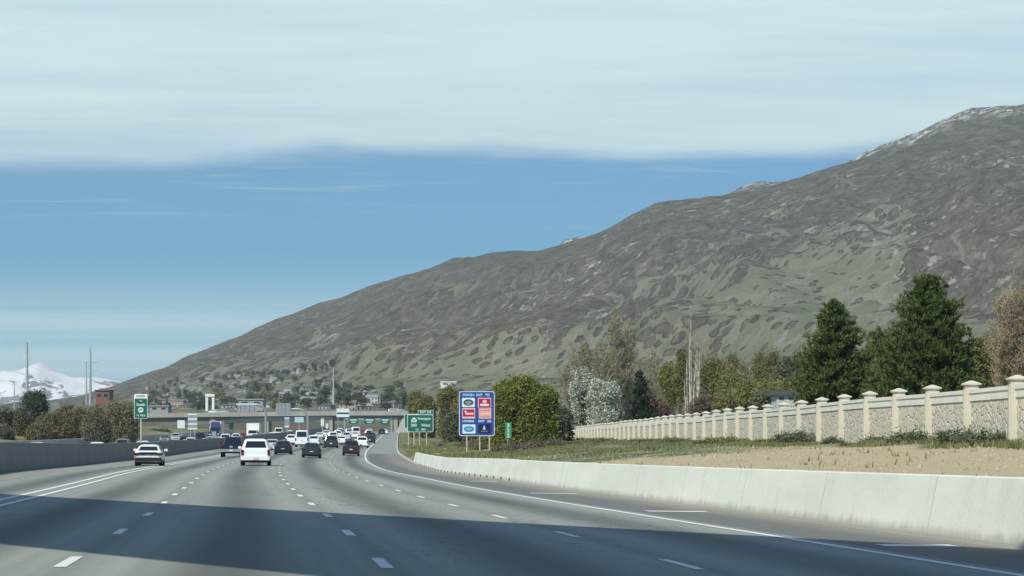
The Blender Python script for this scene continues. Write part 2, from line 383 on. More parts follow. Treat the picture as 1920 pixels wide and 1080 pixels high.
def mat_stone():
    q = NT('cast_stone_panel', .9, .2); p = q.obj(); v = q.mapv(p, (1, 1, 1))
    e = q.vor(v, 2.6, 'DISTANCE_TO_EDGE'); cc = q.vor(v, 2.6, 'F1', 'Color'); n = q.noise(p, 6, 5, .7); n2 = q.noise(p, .6, 4, .6)
    sp = q.n('ShaderNodeSeparateXYZ'); q.t.links.new(cc, sp.inputs[0])
    c = q.mix(sp.outputs['X'], (.60, .54, .42), (.74, .67, .54)); c = q.mix(q.ramp(n, .4, .75, 0, .4), c, (.50, .465, .39))
    c = q.mix(q.ramp(e, .0, .07, .4, 0), c, (.40, .37, .31)); c = q.mix(q.ramp(n2, .5, .75, 0, .3), c, (.36, .33, .29))
    h = q.math('ADD', q.ramp(e, 0, .16), q.math('MULTIPLY', n, .6)); q.color(c).bump(h, .7, .05); return q.m

M_ROAD = mat_road(); M_BAR = mat_barrier(); M_GROUND = mat_ground(); M_MTN = mat_mountain(); M_SNOW = mat_snow(); M_STONE = mat_stone()
M_CONC = mat_concrete('pale_concrete', (.52, .51, .47), (.62, .60, .55), (.36, .35, .32))
M_BRIDGE = mat_concrete('bridge_concrete', (.34, .33, .29), (.42, .41, .36), (.2, .2, .18), sc=.5)
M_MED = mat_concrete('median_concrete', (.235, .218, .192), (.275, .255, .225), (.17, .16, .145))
M_WHITE = plain('white_road_paint', (.80, .81, .78), .6, .3, var=.08, sc=2)
M_YEL = plain('yellow_road_paint', (.50, .40, .20), .7, .3, var=.12, sc=2)
M_STEEL = plain('galvanised_steel', (.42, .43, .43), .45, .5, .5, .08)
M_WOOD = plain('sign_post_wood', (.50, .46, .36), .85, .2, var=.15, sc=6)

# ================================================================== ROAD, BARRIERS
def drange(a, b):
    out = []; d = a
    while d < b: out.append(d); d += 2.0 if d < 300 else 5.0
    out.append(b); return out
def strip_mesh(name, offs, a, b, mat, kind='structure', dz=0.0):
    ds = drange(a, b); m = MB(); m.uv = []
    for d in ds:
        for o in offs:
            oo = BO(d) + .15 if o == 'R' else o
            m.v.append(tuple(road(d, oo, dz))); m.uv.append((oo, d))
    n = len(offs)
    for i in range(len(ds) - 1):
        for j in range(n - 1): m.f.append((i * n + j, i * n + j + 1, (i + 1) * n + j + 1, (i + 1) * n + j))
    return tag(m.build(name, mat, fix=False), kind=kind)
strip_mesh('road', [ML - .1, -11, -8, -4, 0, 4, 7.4, 9, 'R'], -80, 1000, M_ROAD)
def mat_opp():
    q = NT('opposite_road_concrete', .85, .3); p = q.uv(); n = q.noise(q.mapv(p, (.5, .03, 1)), 1, 5, .6)
    q.color(q.mix(n, (.20, .20, .19), (.28, .28, .26))); return q.m
strip_mesh('opposite_road', [-37, -30, -24, -18, ML - .5], -80, 1000, mat_opp())

def line(name, o, w, a, b, mat, dash=None, ph=0.0):
    m = MB()
    if dash is None:
        ds = drange(a, b)
        rings = [[road(d, o - w / 2, .006), road(d, o + w / 2, .006)] for d in ds]
        m.loft(rings, cap=False, closed=False)
    else:
        d = a + ph
        while d < b:
            m.loft([[road(x, o - w / 2, .006), road(x, o + w / 2, .006)] for x in (d, d + dash[0] / 2, d + dash[0])], cap=False, closed=False); d += dash[1]
    return tag(m.build(name, mat), kind='structure')
DP = (3.05, 12.2)
line('lane_marking', 0, .15, -16.2, 800, M_WHITE, DP, -1.5)
line('lane_marking', -3.72, .15, -16.2, 800, M_WHITE, DP, -1.5)
line('lane_marking', 3.62, .13, -16.2, 800, M_WHITE, DP, -1.5)
line('lane_marking', -7.4, .17, -40, 900, M_WHITE)
line('lane_marking', -7.98, .17, -40, 900, M_WHITE)
line('lane_marking', 7.05, .16, -40, 980, M_WHITE)
line('lane_marking', -11.1, .13, -40, 980, M_YEL)
for D, o0, ln in ((39.6, 0, 1.15), (63.5, 0, 1.45), (91, 0, 1.6), (124, 0, 1.2)):
    m = MB(); bo = BO(D) - .55; p = [road(D, bo - ln, .007), road(D, bo, .007), road(D + .9, bo, .007), road(D + .9, bo - ln, .007)]
    m.poly(p); tag(m.build('shoulder_marking', M_WHITE), kind='structure')
for o in (-21.2, -24.9, -28.5):
    line('lane_marking', o + 1.8, .15, 250, 700, M_WHITE, DP)

def barrier(name, of, a, b, base, top, h, mat, slant=0.0, facing=1):
    ds = drange(a, b); m = MB(); m.uv = []; rings = []
    for i, d in enumerate(ds):
        sh = slant if i == len(ds) - 1 else 0
        o = of(d); ring = []
        for dx, z in ((-base / 2, -.45), (-base / 2, .07), (-top / 2, h - .02), (-top / 2 + .03, h), (top / 2 - .03, h), (top / 2, h - .02), (base / 2, .07), (base / 2, -.45)):
            p = road(d - (sh if z > .5 else 0), o + dx, 0); r0 = road(d, o - base / 2 if facing > 0 else o + base / 2, 0); p.z = r0.z + z; ring.append(p); m.uv.append((d, z))
        rings.append(ring)
    m.loft(rings); return m.build(name, mat)
bar = barrier('concrete_barrier', lambda d: BO(d) + .32, -60, 255, .62, .24, 1.04, M_BAR, slant=4.5)
tag(bar, 'bright pale concrete barrier along the right shoulder with a slanted far end', 'barrier')
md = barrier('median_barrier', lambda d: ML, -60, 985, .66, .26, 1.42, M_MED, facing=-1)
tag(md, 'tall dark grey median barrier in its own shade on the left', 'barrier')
slot = MB(); slot.box((0, 0, .0), (.22, .34, .12))
sm = slot.build('drain_slot', plain('dark_opening', (.06, .06, .055), .9), bar).data
first = True
for i in range(24):
    D = 124 + i * 4.6
    p = road(D, BO(D) + .10, .13); _, th = nrm(D)
    if first: o = bpy.data.objects['drain_slot']; first = False
    else: o = link_mesh('drain_slot', sm, bar)
    o.location = p; o.rotation_euler = (0, 0, -th)
fw = barrier('roadside_wall', lambda d: -37.6, 150, 800, .5, .3, 1.35, M_CONC, facing=-1)
tag(fw, 'long low pale wall beyond the oncoming lanes at far left', 'barrier')
# kerb and guard rail on the right, past the barrier's end
ds = drange(262, 900); m = MB()
m.loft([[road(d, BO(d) + .1, -.1), road(d, BO(d) + .1, .13), road(d, BO(d) + .3, .13), road(d, BO(d) + .3, -.1)] for d in ds])
tag(m.build('kerb', M_CONC), kind='structure')

# ================================================================== GROUND
def ground():
    ys = list(np.arange(-150, 0, 15)) + list(np.arange(0, 300, 2.0)) + list(np.arange(300, 620, 5.0)) + list(np.arange(620, 1301, 20))
    offs = [-420, -340, -260, -200, -150, -120, -95, -80, -70, -62, -56, -50, -46, -42, -38, -36.5, -30, -20, -14.0, -13.2, -8, 0, 6, 8.5]
    rel = [0.12, .35, .7, 1.2, 1.8, 2.5, 3.4, 4.4, 5.5, 6.8, 8, 9.5, 11, 13, 15, 17, 19, 21, 24, 27, 31, 36, 44, 55, 70, 90, 120, 170, 240, 330, 450]
    m = MB(); n = len(offs) + 1 + len(rel); dirt = []
    for y in ys:
        (nx, ny), _ = nrm(y)
        for o in offs + [('r', -.15)] + [('r', r) for r in rel]:
            oo = BO(y) + .33 + o[1] if isinstance(o, tuple) else o
            x = BX(y) + oo / nx; m.v.append((x, y, gz(x, y)))
            if oo > BO(y):
                xf = XF(y); f = (x - (xf - 2.8)) / 2.5
                dd = 1.0 - sst(0, 1, f)
                dd *= 1 - sst(95, 150, y)
                if y > 150: dd = .55 * math.exp(-((y - 285) / 35) ** 2) * math.exp(-((x + 4.5) / 4.5) ** 2) * 2.2
                if x > xf: dd = 0.1
                dirt.append(dd)
            else: dirt.append(0.0)
    for i in range(len(ys) - 1):
        for j in range(n - 1): m.f.append((i * n + j, i * n + j + 1, (i + 1) * n + j + 1, (i + 1) * n + j))
    g = m.build('ground', M_GROUND, smooth=True, fix=False)
    a = g.data.attributes.new('dirt', 'FLOAT', 'POINT'); a.data.foreach_set('value', np.array(dirt, dtype=np.float32))
    return tag(g, kind='structure')
ground()

# ================================================================== MOUNTAINS
RY = lin([(-900, 772), (-300, 768), (0, 764), (100, 752), (150, 742), (205, 723), (250, 710), (310, 690), (355, 668), (400, 650), (450, 630), (500, 607), (550, 590), (600, 568), (650, 550), (700, 530), (750, 517), (800, 508), (880, 485), (920, 475), (960, 472), (1000, 470), (1050, 460), (1120, 440), (1150, 425), (1180, 405), (1230, 377), (1260, 373), (1300, 371), (1340, 369), (1370, 363), (1420, 354), (1460, 346), (1500, 333), (1560, 312), (1600, 301), (1650, 289), (1700, 277), (1800, 264), (1920, 262), (2100, 250), (2700, 240)])
RD = lin([(-900, 5600), (0, 5200), (600, 4700), (1000, 4200), (1400, 3800), (1920, 3500), (2700, 3300)])
D0 = 1150.0; Z0 = CAMZ + 75 / FPX * D0
def mz(px, D):
    Dr = RD(px); zr = CAMZ + (HZ - RY(px)) / FPX * Dr
    t = (D - D0) / (Dr - D0); x = (px - 960) / FPX * D
    if t < 0: return Z0 - 12, x
    tt = min(t, 1.0)
    z = Z0 + (zr - Z0) * (0.30 * tt + 0.70 * tt ** 1.75)
    H = zr - Z0
    env = math.sin(PI * min(1, tt)) ** .8
    w = mn.noise_vector(Vector((x * .0011, D * .0011, 5.0))) * .5
    # spurs that run down the slope
    u = (x * 0.9 + D * 0.35) * .0026
    rg = 1 - abs(mn.noise(Vector((u + w.x, D * .0006 + w.y, 0))) * 2)
    rg2 = 1 - abs(mn.noise(Vector((u * 2.7 + w.x * 2, D * .0018 + w.y * 2, 8))) * 2)
    z += H * env * (.17 * (rg - .62) + .11 * (rg2 - .6) + .03 * (1 - abs(mn.noise(Vector((u * 7 + w.x * 5, D * .004 + w.y * 4, 3))) * 2) - .6))
    fr = mn.fractal(Vector((x * .006, D * .006, 2)), 1.0, 2.1, 5)
    z += fr * (5 + 10 * tt) * min(1.0, t * 6) * (.35 if tt > .97 else 1)
    if t > 1: z -= (t - 1) * H * 2.2
    return z, x
def gs(a, c, w): return math.exp(-((a - c) / w) ** 2)
def brush_cover(px, x, y, z, back):
    py = HZ - (z - CAMZ) / y * FPX; r0 = RY(px); h = (py - r0) / max(20, 772 - r0)
    c = .86 - 1.0 * h - .50 * gs(px, 1500, 190) * gs(py, 500, 105) - .40 * gs(px, 860, 110) * gs(py, 548, 26) + .45 * sst(1640, 1780, px) * sst(640, 560, py) + .28 * gs(px, 1000, 260) * gs(py, 590, 42)
    c += .22 * gs(px, 1350, 130) * gs(py, 480, 60)
    if px < 640: c = c * .6 + .12
    return .9 if back else max(-.4, min(1, c))
def mountain(name, pxs, rows, zfun, mat, crag=None):
    n = len(pxs); V = []; UV = []; C = []; B = []
    for t in rows:
        for px in pxs:
            x, y, z = zfun(px, t); V.append((x, y, z)); UV.append((px, t)); C.append(crag(px, t) if crag else 0.0); B.append(brush_cover(px, x, y, z, crag is not None))
    m = MB(); m.v = V; m.uv = UV
    for i in range(len(rows) - 1):
        for j in range(n - 1): m.f.append((i * n + j, i * n + j + 1, (i + 1) * n + j + 1, (i + 1) * n + j))
    o = m.build(name, mat, smooth=True, fix=False)
    a = o.data.attributes.new('crag', 'FLOAT', 'POINT'); a.data.foreach_set('value', np.array(C, dtype=np.float32))
    a = o.data.attributes.new('brush', 'FLOAT', 'POINT'); a.data.foreach_set('value', np.array(B, dtype=np.float32))
    return tag(o, kind='structure')
def zf1(px, t):
    D = D0 + (RD(px) - D0) * t; z, x = mz(px, D); return x, D, z
rows1 = [-.03] + list(np.linspace(0, 1, 240)) + [1.01, 1.03, 1.07, 1.15, 1.3]
mountain('hillside', list(np.arange(-900, 2701, 7.5)), rows1, zf1, M_MTN)
RY2 = lin([(1000, 520), (1040, 470), (1060, 452), (1075, 449), (1090, 444), (1110, 440), (1130, 445), (1180, 430), (1300, 395), (1350, 372), (1380, 353), (1400, 345), (1430, 341), (1450, 343), (1465, 341), (1500, 336), (1560, 315), (1600, 297), (1640, 280), (1680, 260), (1720, 248), (1760, 229), (1790, 219), (1820, 207), (1860, 200), (1920, 193), (2100, 170), (2700, 120)])
def zf2(px, t):
    Dr = RD(px) + 900; Da = RD(px) + 30; zr = CAMZ + (HZ - RY2(px)) / FPX * Dr; za = CAMZ + (HZ - RY(px)) / FPX * Da - 60
    D = Da + (Dr - Da) * t; x = (px - 960) / FPX * D; tt = min(1, t); z = za + (zr - za) * tt ** 1.1
    k = mn.fractal(Vector((x * .012, D * .012, 4)), .9, 2.1, 5); z += k * (9 if tt < .97 else 6)
    if t > 1: z -= (t - 1) * 700
    return x, D, z
mountain('rear_ridge', list(np.arange(1000, 2701, 6)), list(np.linspace(0, 1, 46)) + [1.03, 1.1, 1.3], zf2, M_MTN, crag=lambda px, t: sst(.80, .97, t))
RY3 = lin([(-1500, 740), (-800, 720), (-300, 735), (-60, 712), (0, 702), (40, 697), (58, 688), (74, 683), (92, 688), (110, 698), (125, 706), (145, 713), (165, 715), (200, 716), (225, 722), (300, 730), (500, 750)])
def zf3(px, t):
    Dr = 10500.; Da = 8300.; zr = CAMZ + (HZ - RY3(px)) / FPX * Dr
    D = Da + (Dr - Da) * t; x = (px - 960) / FPX * D; tt = min(1, t); z = 60 + (zr - 60) * tt
    k = mn.fractal(Vector((x * .0035, D * .0035, 4)), .8, 2.1, 6); z += k * 34 * math.sin(PI * tt) + k * 6 + (.5 - abs(mn.noise(Vector((x * .0022 + D * .0006, D * .0012, 9))))) * 90 * math.sin(PI * tt) ** .7 + (.5 - abs(mn.noise(Vector((x * .0055 + D * .001, D * .003, 19))))) * 34 * math.sin(PI * min(1, tt + .06)) ** .6
    if t > 1: z -= (t - 1) * 900
    return x, D, z
mountain('snow_mountain', list(np.arange(-1500, 501, 6)), list(np.linspace(0, 1, 90)) + [1.04, 1.2, 1.5], zf3, M_SNOW)
# valley floor out to the mountains
m = MB(); m.poly([(-9000, 1150, -6), (9000, 1150, -6), (9000, 11500, -6), (-9000, 11500, -6)]); tag(m.build('valley_floor', M_GROUND), kind='structure')
def terr(px, py):
    """the point of the hillside seen at pixel (px, py)"""
    lo = None; D = D0 + 5
    while D < RD(px):
        z, x = mz(px, D)
        if HZ - (z - CAMZ) * FPX / D <= py: return Vector((x, D, z))
        D += 12
    return Vector((x, D, z))
# ================================================================== FENCE
fence = empty('precast_fence', (XF(91), 91, gz(XF(91), 91)), 0, 'long cream precast wall of capped posts and stone patterned panels above the verge', 'fence')
FI = Matrix.Translation(-fence.location)
M_POST = mat_concrete('fence_post_concrete', (.60, .56, .46), (.68, .64, .53), (.44, .41, .34), sc=2)
M_RAIL = mat_concrete('fence_rail_concrete', (.74, .71, .62), (.82, .79, .69), (.55, .52, .45), sc=2)  # lightened against the post concrete to offset weaker sun on this face
def fz(y): return ZF(y) - .10 + (.03 * math.sin(y * .11))
fth = math.atan2(8.8 - 16.9, 399.0)            # the fence line against +Y
pm = MB(); pm.box((0, 0, 1.05), (.50, .46, 2.5)); pm.box((-.26, 0, 1.02), (.05, .26, 2.15)); pm.box((0, -.24, 1.02), (.30, .05, 2.15))
cm = MB()
cm.loft([[(-.31, -.29, 2.30), (.31, -.29, 2.30), (.31, .29, 2.30), (-.31, .29, 2.30)], [(-.33, -.31, 2.32), (.33, -.31, 2.32), (.33, .31, 2.32), (-.33, .31, 2.32)], [(-.33, -.31, 2.37), (.33, -.31, 2.37), (.33, .31, 2.37), (-.33, .31, 2.37)], [(-.05, -.05, 2.48), (.05, -.05, 2.48), (.05, .05, 2.48), (-.05, .05, 2.48)]])
post0 = None
SP = 8.12
NP = 56
for i in range(-6, NP - 6):
    y = 91 + SP * i
    if post0 is None:
        p = pm.build('post', M_POST, fence); cm.build('post_cap', M_POST, p); post0 = p
    else: p = copy_tree(post0, fence)
    p.location = (XF(y) - fence.location.x, y - 91, fz(y) - fence.location.z); p.rotation_euler = (0, 0, -fth * -1)
for i in range(-6, NP - 7):
    ya, yb = 91 + SP * i, 91 + SP * (i + 1)
    ra = [(XF(ya) + .02, ya, fz(ya)), (XF(yb) + .02, yb, fz(yb))]
    def slab(zb, zt, w, name, mat, par):
        m = MB(); m.loft([[(x - w - fence.location.x, y - 91, z + zb - fence.location.z), (x + w - fence.location.x, y - 91, z + zb - fence.location.z), (x + w - fence.location.x, y - 91, z + zt - fence.location.z), (x - w - fence.location.x, y - 91, z + zt - fence.location.z)] for x, y, z in ra])
        return m.build(name, mat, par)
    pn = slab(-.4, 1.72, .085, 'stone_panel', M_STONE, fence)
    r = slab(1.72, 2.12, .13, 'top_rail', M_RAIL, pn)
    slab(2.00, 2.14, .17, 'rail_lip', M_RAIL, pn) if i < 14 else None

# ================================================================== SIGNS
M_GREEN = plain('green_sign_sheeting', (.012, .13, .085), .45, .4, var=.05)
M_SWHITE = plain('white_sign_sheeting', (.72, .80, .78), .5, .4, var=.04)
M_BLUE = plain('blue_sign_sheeting', (.02, .07, .28), .45, .4, var=.05)
M_GREY = plain('sign_back_aluminium', (.34, .36, .36), .5, .4, .3, .08)
def rrect(x0, z0, x1, z1, r, y, n=5):
    pts = []
    for cx_, cz_, a0 in ((x1 - r, z1 - r, 0), (x0 + r, z1 - r, 90), (x0 + r, z0 + r, 180), (x1 - r, z0 + r, 270)):
        for k in range(n + 1):
            a = R(a0 + 90 * k / n); pts.append((cx_ + r * math.cos(a), y, cz_ + r * math.sin(a)))
    return pts
def slabxz(name, outline, y0, y1, mat, parent):
    m = MB(); m.loft([[(p[0], y0, p[2]) for p in outline], [(p[0], y1, p[2]) for p in outline]]); return m.build(name, mat, parent)
def text(s, x, z, size, mat, parent, y=-.03, name='lettering', bold=.012, cx=True, wfix=None):
    c = bpy.data.curves.new(name, 'FONT'); c.body = s; c.size = size; c.align_x = 'CENTER' if cx else 'LEFT'; c.align_y = 'CENTER'; c.extrude = .004; c.offset = bold
    c.materials.append(mat); o = bpy.data.objects.new(name, c); COL.objects.link(o); o.parent = parent; o.location = (x, y, z); o.rotation_euler = (R(90), 0, 0)
    if wfix: o.scale = (wfix, 1, 1)
    return o
def posts(parent, xs, ztop, mat, w=.1, d=.14, name='post', zb=-1.2):
    for x in xs:
        m = MB(); m.box((x, .1, (ztop + zb) / 2), (w, d, ztop - zb)); m.build(name, mat, parent)
def sign_root(px, py_base, D, name, label, cat='sign', rz=0.0):
    p = pxat(px, py_base, D); return empty(name, p, rz, label, cat)
def S(D): return FPX / D

# large green guide sign on the right
D = 420.; k = 1 / S(D)
g = sign_root(788, 832, D, 'guide_sign', 'green exit guide sign with a beehive route shield, on two pale posts')
w, h = 49 * k, 33 * k; zb = (832 - 810) * k
slabxz('sign_border', rrect(-w / 2, zb, w / 2, zb + h, .22, 0), -.0, .04, M_SWHITE, g)
slabxz('sign_panel', rrect(-w / 2 + .09, zb + .09, w / 2 - .09, zb + h - .09, .18, 0), -.02, -.0025, M_GREEN, g)
tw = 29 * k; tab = slabxz('exit_tab', rrect(w / 2 - tw, zb + h - .02, w / 2, zb + h + 8 * k, .1, 0), .006, .046, M_SWHITE, g)
slabxz('tab_face', rrect(w / 2 - tw + .06, zb + h + .03, w / 2 - .06, zb + h + 8 * k - .06, .08, 0), -.012, .0035, M_GREEN, tab)
text('EXIT 322', w / 2 - tw / 2, zb + h + 4.1 * k, .46, M_SWHITE, tab)
# beehive shield
hv = []
for a, b in ((0.0, 0), (.5, 0), (.5, .16), (.46, .42), (.34, .62), (.18, .78), (0, .86)): hv.append((a, b))
hv = [(-a, b) for a, b in reversed(hv[1:-1])] + hv[0:0] + [(.5 * -1 if False else hv[0][0], hv[0][1])] + hv[1:]
hx, hz = -.24 * w, zb + h * .56
slabxz('route_shield', [(hx + a * .85, 0, hz + b * .85) for a, b in hv if not (a == 0 and b == 0)], -.03, -.021, M_SWHITE, g)
text('227', hx, hz + .27, .36, plain('black_lettering', (.03, .03, .03)), g, y=-.036)
text('Farmington', .15 * w, zb + h * .76, .52, M_SWHITE, g, wfix=.86); text('200', -.25 * w, zb + h * .38, .62, M_SWHITE, g); text('West', .21 * w, zb + h * .38, .62, M_SWHITE, g)
text('1/2', -.13 * w, zb + h * .14, .36, M_SWHITE, g); text('MILE', .12 * w, zb + h * .14, .36, M_SWHITE, g)
posts(g, (-.24 * w, .24 * w), zb + h * .9, M_WOOD, .16, .2)
# second sign peeking out behind
D = 448.; k = 1 / S(D)
g2 = sign_root(776, 826, D, 'guide_sign', 'second green sign mostly hidden behind the exit guide sign, its left edge showing')
w2, h2 = 36 * k, 27 * k; zb2 = (826 - 803) * k
slabxz('sign_border', rrect(-w2 / 2, zb2, w2 / 2, zb2 + h2, .2, 0), 0, .04, M_SWHITE, g2); slabxz('sign_panel', rrect(-w2 / 2 + .08, zb2 + .08, w2 / 2 - .08, zb2 + h2 - .08, .16, 0), -.02, -.0025, M_GREEN, g2)
posts(g2, (-.28 * w2, .28 * w2), zb2 + h2 * .9, M_WOOD, .15, .2)

# blue services sign
D = 288.; k = 1 / S(D)
g = sign_root(894, 853, D, 'services_sign', 'tall blue motorist services sign with six logo panels behind the barrier')
w, h = 67 * k, 84 * k; zb = (853 - 817.5) * k
M_EDGE = plain('sign_edge_white', (.62, .68, .74), .5)
slabxz('sign_border', rrect(-w / 2, zb, w / 2, zb + h, .26, 0), 0, .05, M_EDGE, g)
slabxz('sign_panel', rrect(-w / 2 + .09, zb + .09, w / 2 - .09, zb + h - .09, .2, 0), -.02, -.0025, M_BLUE, g)
M_SKY = plain('pale_blue_lettering', (.42, .58, .95), .5)
M_RED = plain('crimson_logo', (.42, .02, .06), .5); M_SALM = plain('salmon_logo', (.78, .40, .33), .5); M_NAVY = plain('navy_logo', (.006, .012, .07), .5)
M_PINK = plain('pink_logo_mark', (.90, .50, .52), .5); M_OV = plain('charcoal_logo', (.07, .075, .08), .5); M_MB = plain('mid_blue_logo', (.07, .22, .50), .5); M_PALE = plain('pale_logo_ground', (.66, .82, .92), .5)
def fx(u): return -w / 2 + u * w / 840.0 * 1.04 - .02       # zoomed photo pixels -> sign
def fzz(v): return zb + h - (v - 35) * h / 1010.0
text('FOOD', fx(215), fzz(122), .34, M_SKY, g, bold=.02, wfix=1.2); text('-', fx(345), fzz(122), .34, M_SKY, g, bold=.015)
text('EXIT', fx(465), fzz(122), .34, M_SKY, g, bold=.02); text('322', fx(645), fzz(122), .34, M_SKY, g, bold=.02)
text('LODGING', fx(215), fzz(712), .30, M_SKY, g, bold=.02, wfix=.9); text('EXIT', fx(515), fzz(712), .32, M_SKY, g, bold=.02); text('322', fx(690), fzz(712), .30, M_SKY, g, bold=.02)
def lp(name, x0, z0, x1, z1, mat, par=g, y=-.034, th=.012, r=.05): return slabxz(name, rrect(fx(x0), fzz(z1), fx(x1), fzz(z0), r, 0), y, y + th, mat, par)
def oval(name, cx_, cz_, rx, rz_, mat, par, y, th=.01): return slabxz(name, [(fx(cx_) + rx * k * math.cos(a), 0, fzz(cz_) + rz_ * k * math.sin(a)) for a in [2 * PI * q_ / 28 for q_ in range(28)]], y, y + th, mat, par)
a = lp('logo_panel', 75, 185, 362, 392, M_PALE); tag(a, 'white logo panel with a dark oval'); oval('logo_oval', 218, 290, 9.6, 6.1, M_OV, a, -.046); oval('logo_mark', 218, 290, 6.3, 2.6, plain('grey_logo_mark', (.30, .29, .28)), a, -.058); lp('logo_bar', 165, 330, 275, 350, plain('grey_logo_mark', (.30, .29, .28)), a, -.06, .01, .01)
a = lp('logo_panel', 432, 185, 735, 400, M_PINK); tag(a, 'crimson logo panel with a pink mark over a white bar'); lp('logo_ground', 450, 205, 718, 392, M_RED, a, -.046)
oval('logo_mark', 585, 268, 4.2, 3.4, M_PINK, a, -.058); lp('logo_bar', 485, 320, 680, 366, plain('white_logo_bar', (.85, .75, .76)), a, -.06, .01, .04)
a = lp('logo_panel', 78, 415, 370, 650, M_PINK); tag(a, 'crimson striped logo panel with a white dot'); lp('logo_ground', 92, 445, 355, 608, M_RED, a, -.046); oval('logo_mark', 155, 495, 1.9, 1.9, M_PALE, a, -.058); lp('logo_bar', 150, 520, 345, 565, M_PINK, a, -.058, .01, .03)
a = lp('logo_panel', 450, 415, 738, 655, M_SALM); tag(a, 'plain salmon coloured logo panel'); lp('logo_bar', 470, 460, 700, 478, plain('rose_logo_bar', (.55, .25, .28)), a, -.046, .01, .01); lp('logo_bar', 520, 530, 715, 560, plain('cream_logo_bar', (.85, .58, .45)), a, -.046, .01, .01); lp('logo_bar', 470, 600, 700, 614, plain('rose_logo_bar', (.55, .25, .28)), a, -.046, .01, .01)
a = lp('logo_panel', 85, 785, 378, 990, M_PALE); tag(a, 'pale logo panel with a blue oval'); oval('logo_oval', 230, 888, 10, 5.6, M_MB, a, -.046); oval('logo_mark', 230, 888, 6.4, 2.5, plain('soft_blue_mark', (.22, .42, .68)), a, -.058)
a = lp('logo_panel', 445, 780, 720, 985, M_NAVY); tag(a, 'navy logo panel with a pale pointed emblem'); slabxz('logo_mark', [(fx(540), 0, fzz(890)), (fx(575), 0, fzz(790)), (fx(612), 0, fzz(890)), (fx(590), 0, fzz(905)), (fx(560), 0, fzz(905))], -.046, -.036, plain('pewter_mark', (.45, .50, .62)), a); lp('logo_bar', 500, 925, 655, 955, plain('pewter_dim', (.12, .15, .22)), a, -.046, .01, .01)
posts(g, (-.28 * w, .08 * w, .35 * w), zb + h * .9, M_WOOD, .13, .18)
# narrow green marker beside it
D = 262.; k = 1 / S(D)
g = sign_root(953, 857, D, 'mile_marker', 'narrow upright green mile marker on a thin post right of the blue sign')
slabxz('sign_panel', rrect(-6 * k, 35 * k, 6 * k, 65 * k, .06, 0), -.01, .01, plain('weathered_green_sheeting', (.06, .27, .14), .5), g)
for i, ch in enumerate('322'): text(ch, 0, (59 - i * 9.5) * k, .5, M_SWHITE, g, y=-.016)
posts(g, (-.06,), 62 * k, M_STEEL, .09, .07)
# express lane sign on the median
D = 250.; k = 1 / S(D)
p = road(D, ML, 1.34); p.x = (264 - 960) * k; p.y = D
g = empty('express_lane_sign', p, 0, 'tall green sign with a white top strip on a pole above the median barrier', 'sign')
w, h = 25 * k, 46 * k; zb = (HZ - 785) * k + CAMZ - p.z
slabxz('sign_border', rrect(-w / 2, zb, w / 2, zb + h, .1, 0), 0, .03, M_SWHITE, g)
slabxz('sign_panel', rrect(-w / 2 + .05, zb + .05, w / 2 - .05, zb + h * .815, .07, 0), -.02, -.0025, M_GREEN, g)
tp = slabxz('top_strip', rrect(-w / 2 + .05, zb + h * .83, w / 2 - .05, zb + h - .04, .05, 0), -.02, -.0025, plain('clean_white_sheeting', (.85, .87, .88)), g)
text('EXPRESS', 0, zb + h * .91, .24, plain('black_lettering', (.03, .03, .03)), tp, y=-.026, bold=.004, wfix=.92)
text('To', .0, zb + h * .72, .20, M_SWHITE, g, bold=.006); text('South', 0, zb + h * .57, .34, M_SWHITE, g, bold=.008)
oval2 = [(.24 * math.cos(a), 0, zb + h * .36 + .25 * math.sin(a) * (1.05 if math.sin(a) < 0 else .95)) for a in [2 * PI * q_ / 16 for q_ in range(16)]]
sh = slabxz('route_shield', oval2, -.03, -.021, M_SWHITE, g); text('89', 0, zb + h * .36, .26, plain('black_lettering', (.03, .03, .03)), sh, y=-.036, bold=.004)
text('1/2', -.28, zb + h * .13, .20, M_SWHITE, g, bold=.005); text('MILE', .18, zb + h * .13, .22, M_SWHITE, g, bold=.006)
posts(g, (0,), zb + h * .8, M_WOOD, .13, .12, 'pole', -.3)

# cantilever sign structures over the oncoming lanes
def cantilever(px_pole, py_base, D, px_end, py_arm, s0, s1, sy0, sy1, label, hide=False):
    k = 1 / S(D); g = sign_root(px_pole, py_base, D, 'cantilever_sign', label)
    H_ = (py_base - py_arm) * k; Lx = (px_end - px_pole) * k; sgn = -1 if Lx < 0 else 1; r = min(2.2, abs(Lx) * .3)
    pts = [(0, 0, -1), (0, 0, H_ - r * 1.1)] + [(sgn * r * (1 - math.cos(t)), 0, H_ - r * 1.1 + r * 1.1 * math.sin(t)) for t in [PI / 2 * q_ / 6 for q_ in range(1, 7)]] + [(Lx, 0, H_)]
    m = MB(); m.path(pts, .26, 8); m.build('bent_pole', M_STEEL, g)
    o = rrect((s0 - px_pole) * k, (py_base - sy1) * k, (s1 - px_pole) * k, (py_base - sy0) * k, .1, 0)
    b = slabxz('sign_panel', o, -.5, -.42, M_GREY, g)
    m = MB()
    for q_ in range(4):
        x = ((s0 + (s1 - s0) * (q_ + .5) / 4) - px_pole) * k; m.box((x, -.56, ((py_base - sy1) + (py_base - sy0)) / 2 * k), (.1, .1, (sy1 - sy0) * k * .98))
    m.build('stiffener', M_STEEL, b)
cantilever(498.5, 822, 560., 443, 758.5, 446, 481, 759, 773, 'taller curved pole sign structure with a grey sign back, left of the overpass ramp')
cantilever(577, 818, 640., 517, 767, 518, 545, 756, 778, 'lower curved pole sign structure with a pale grey sign back before the overpass')
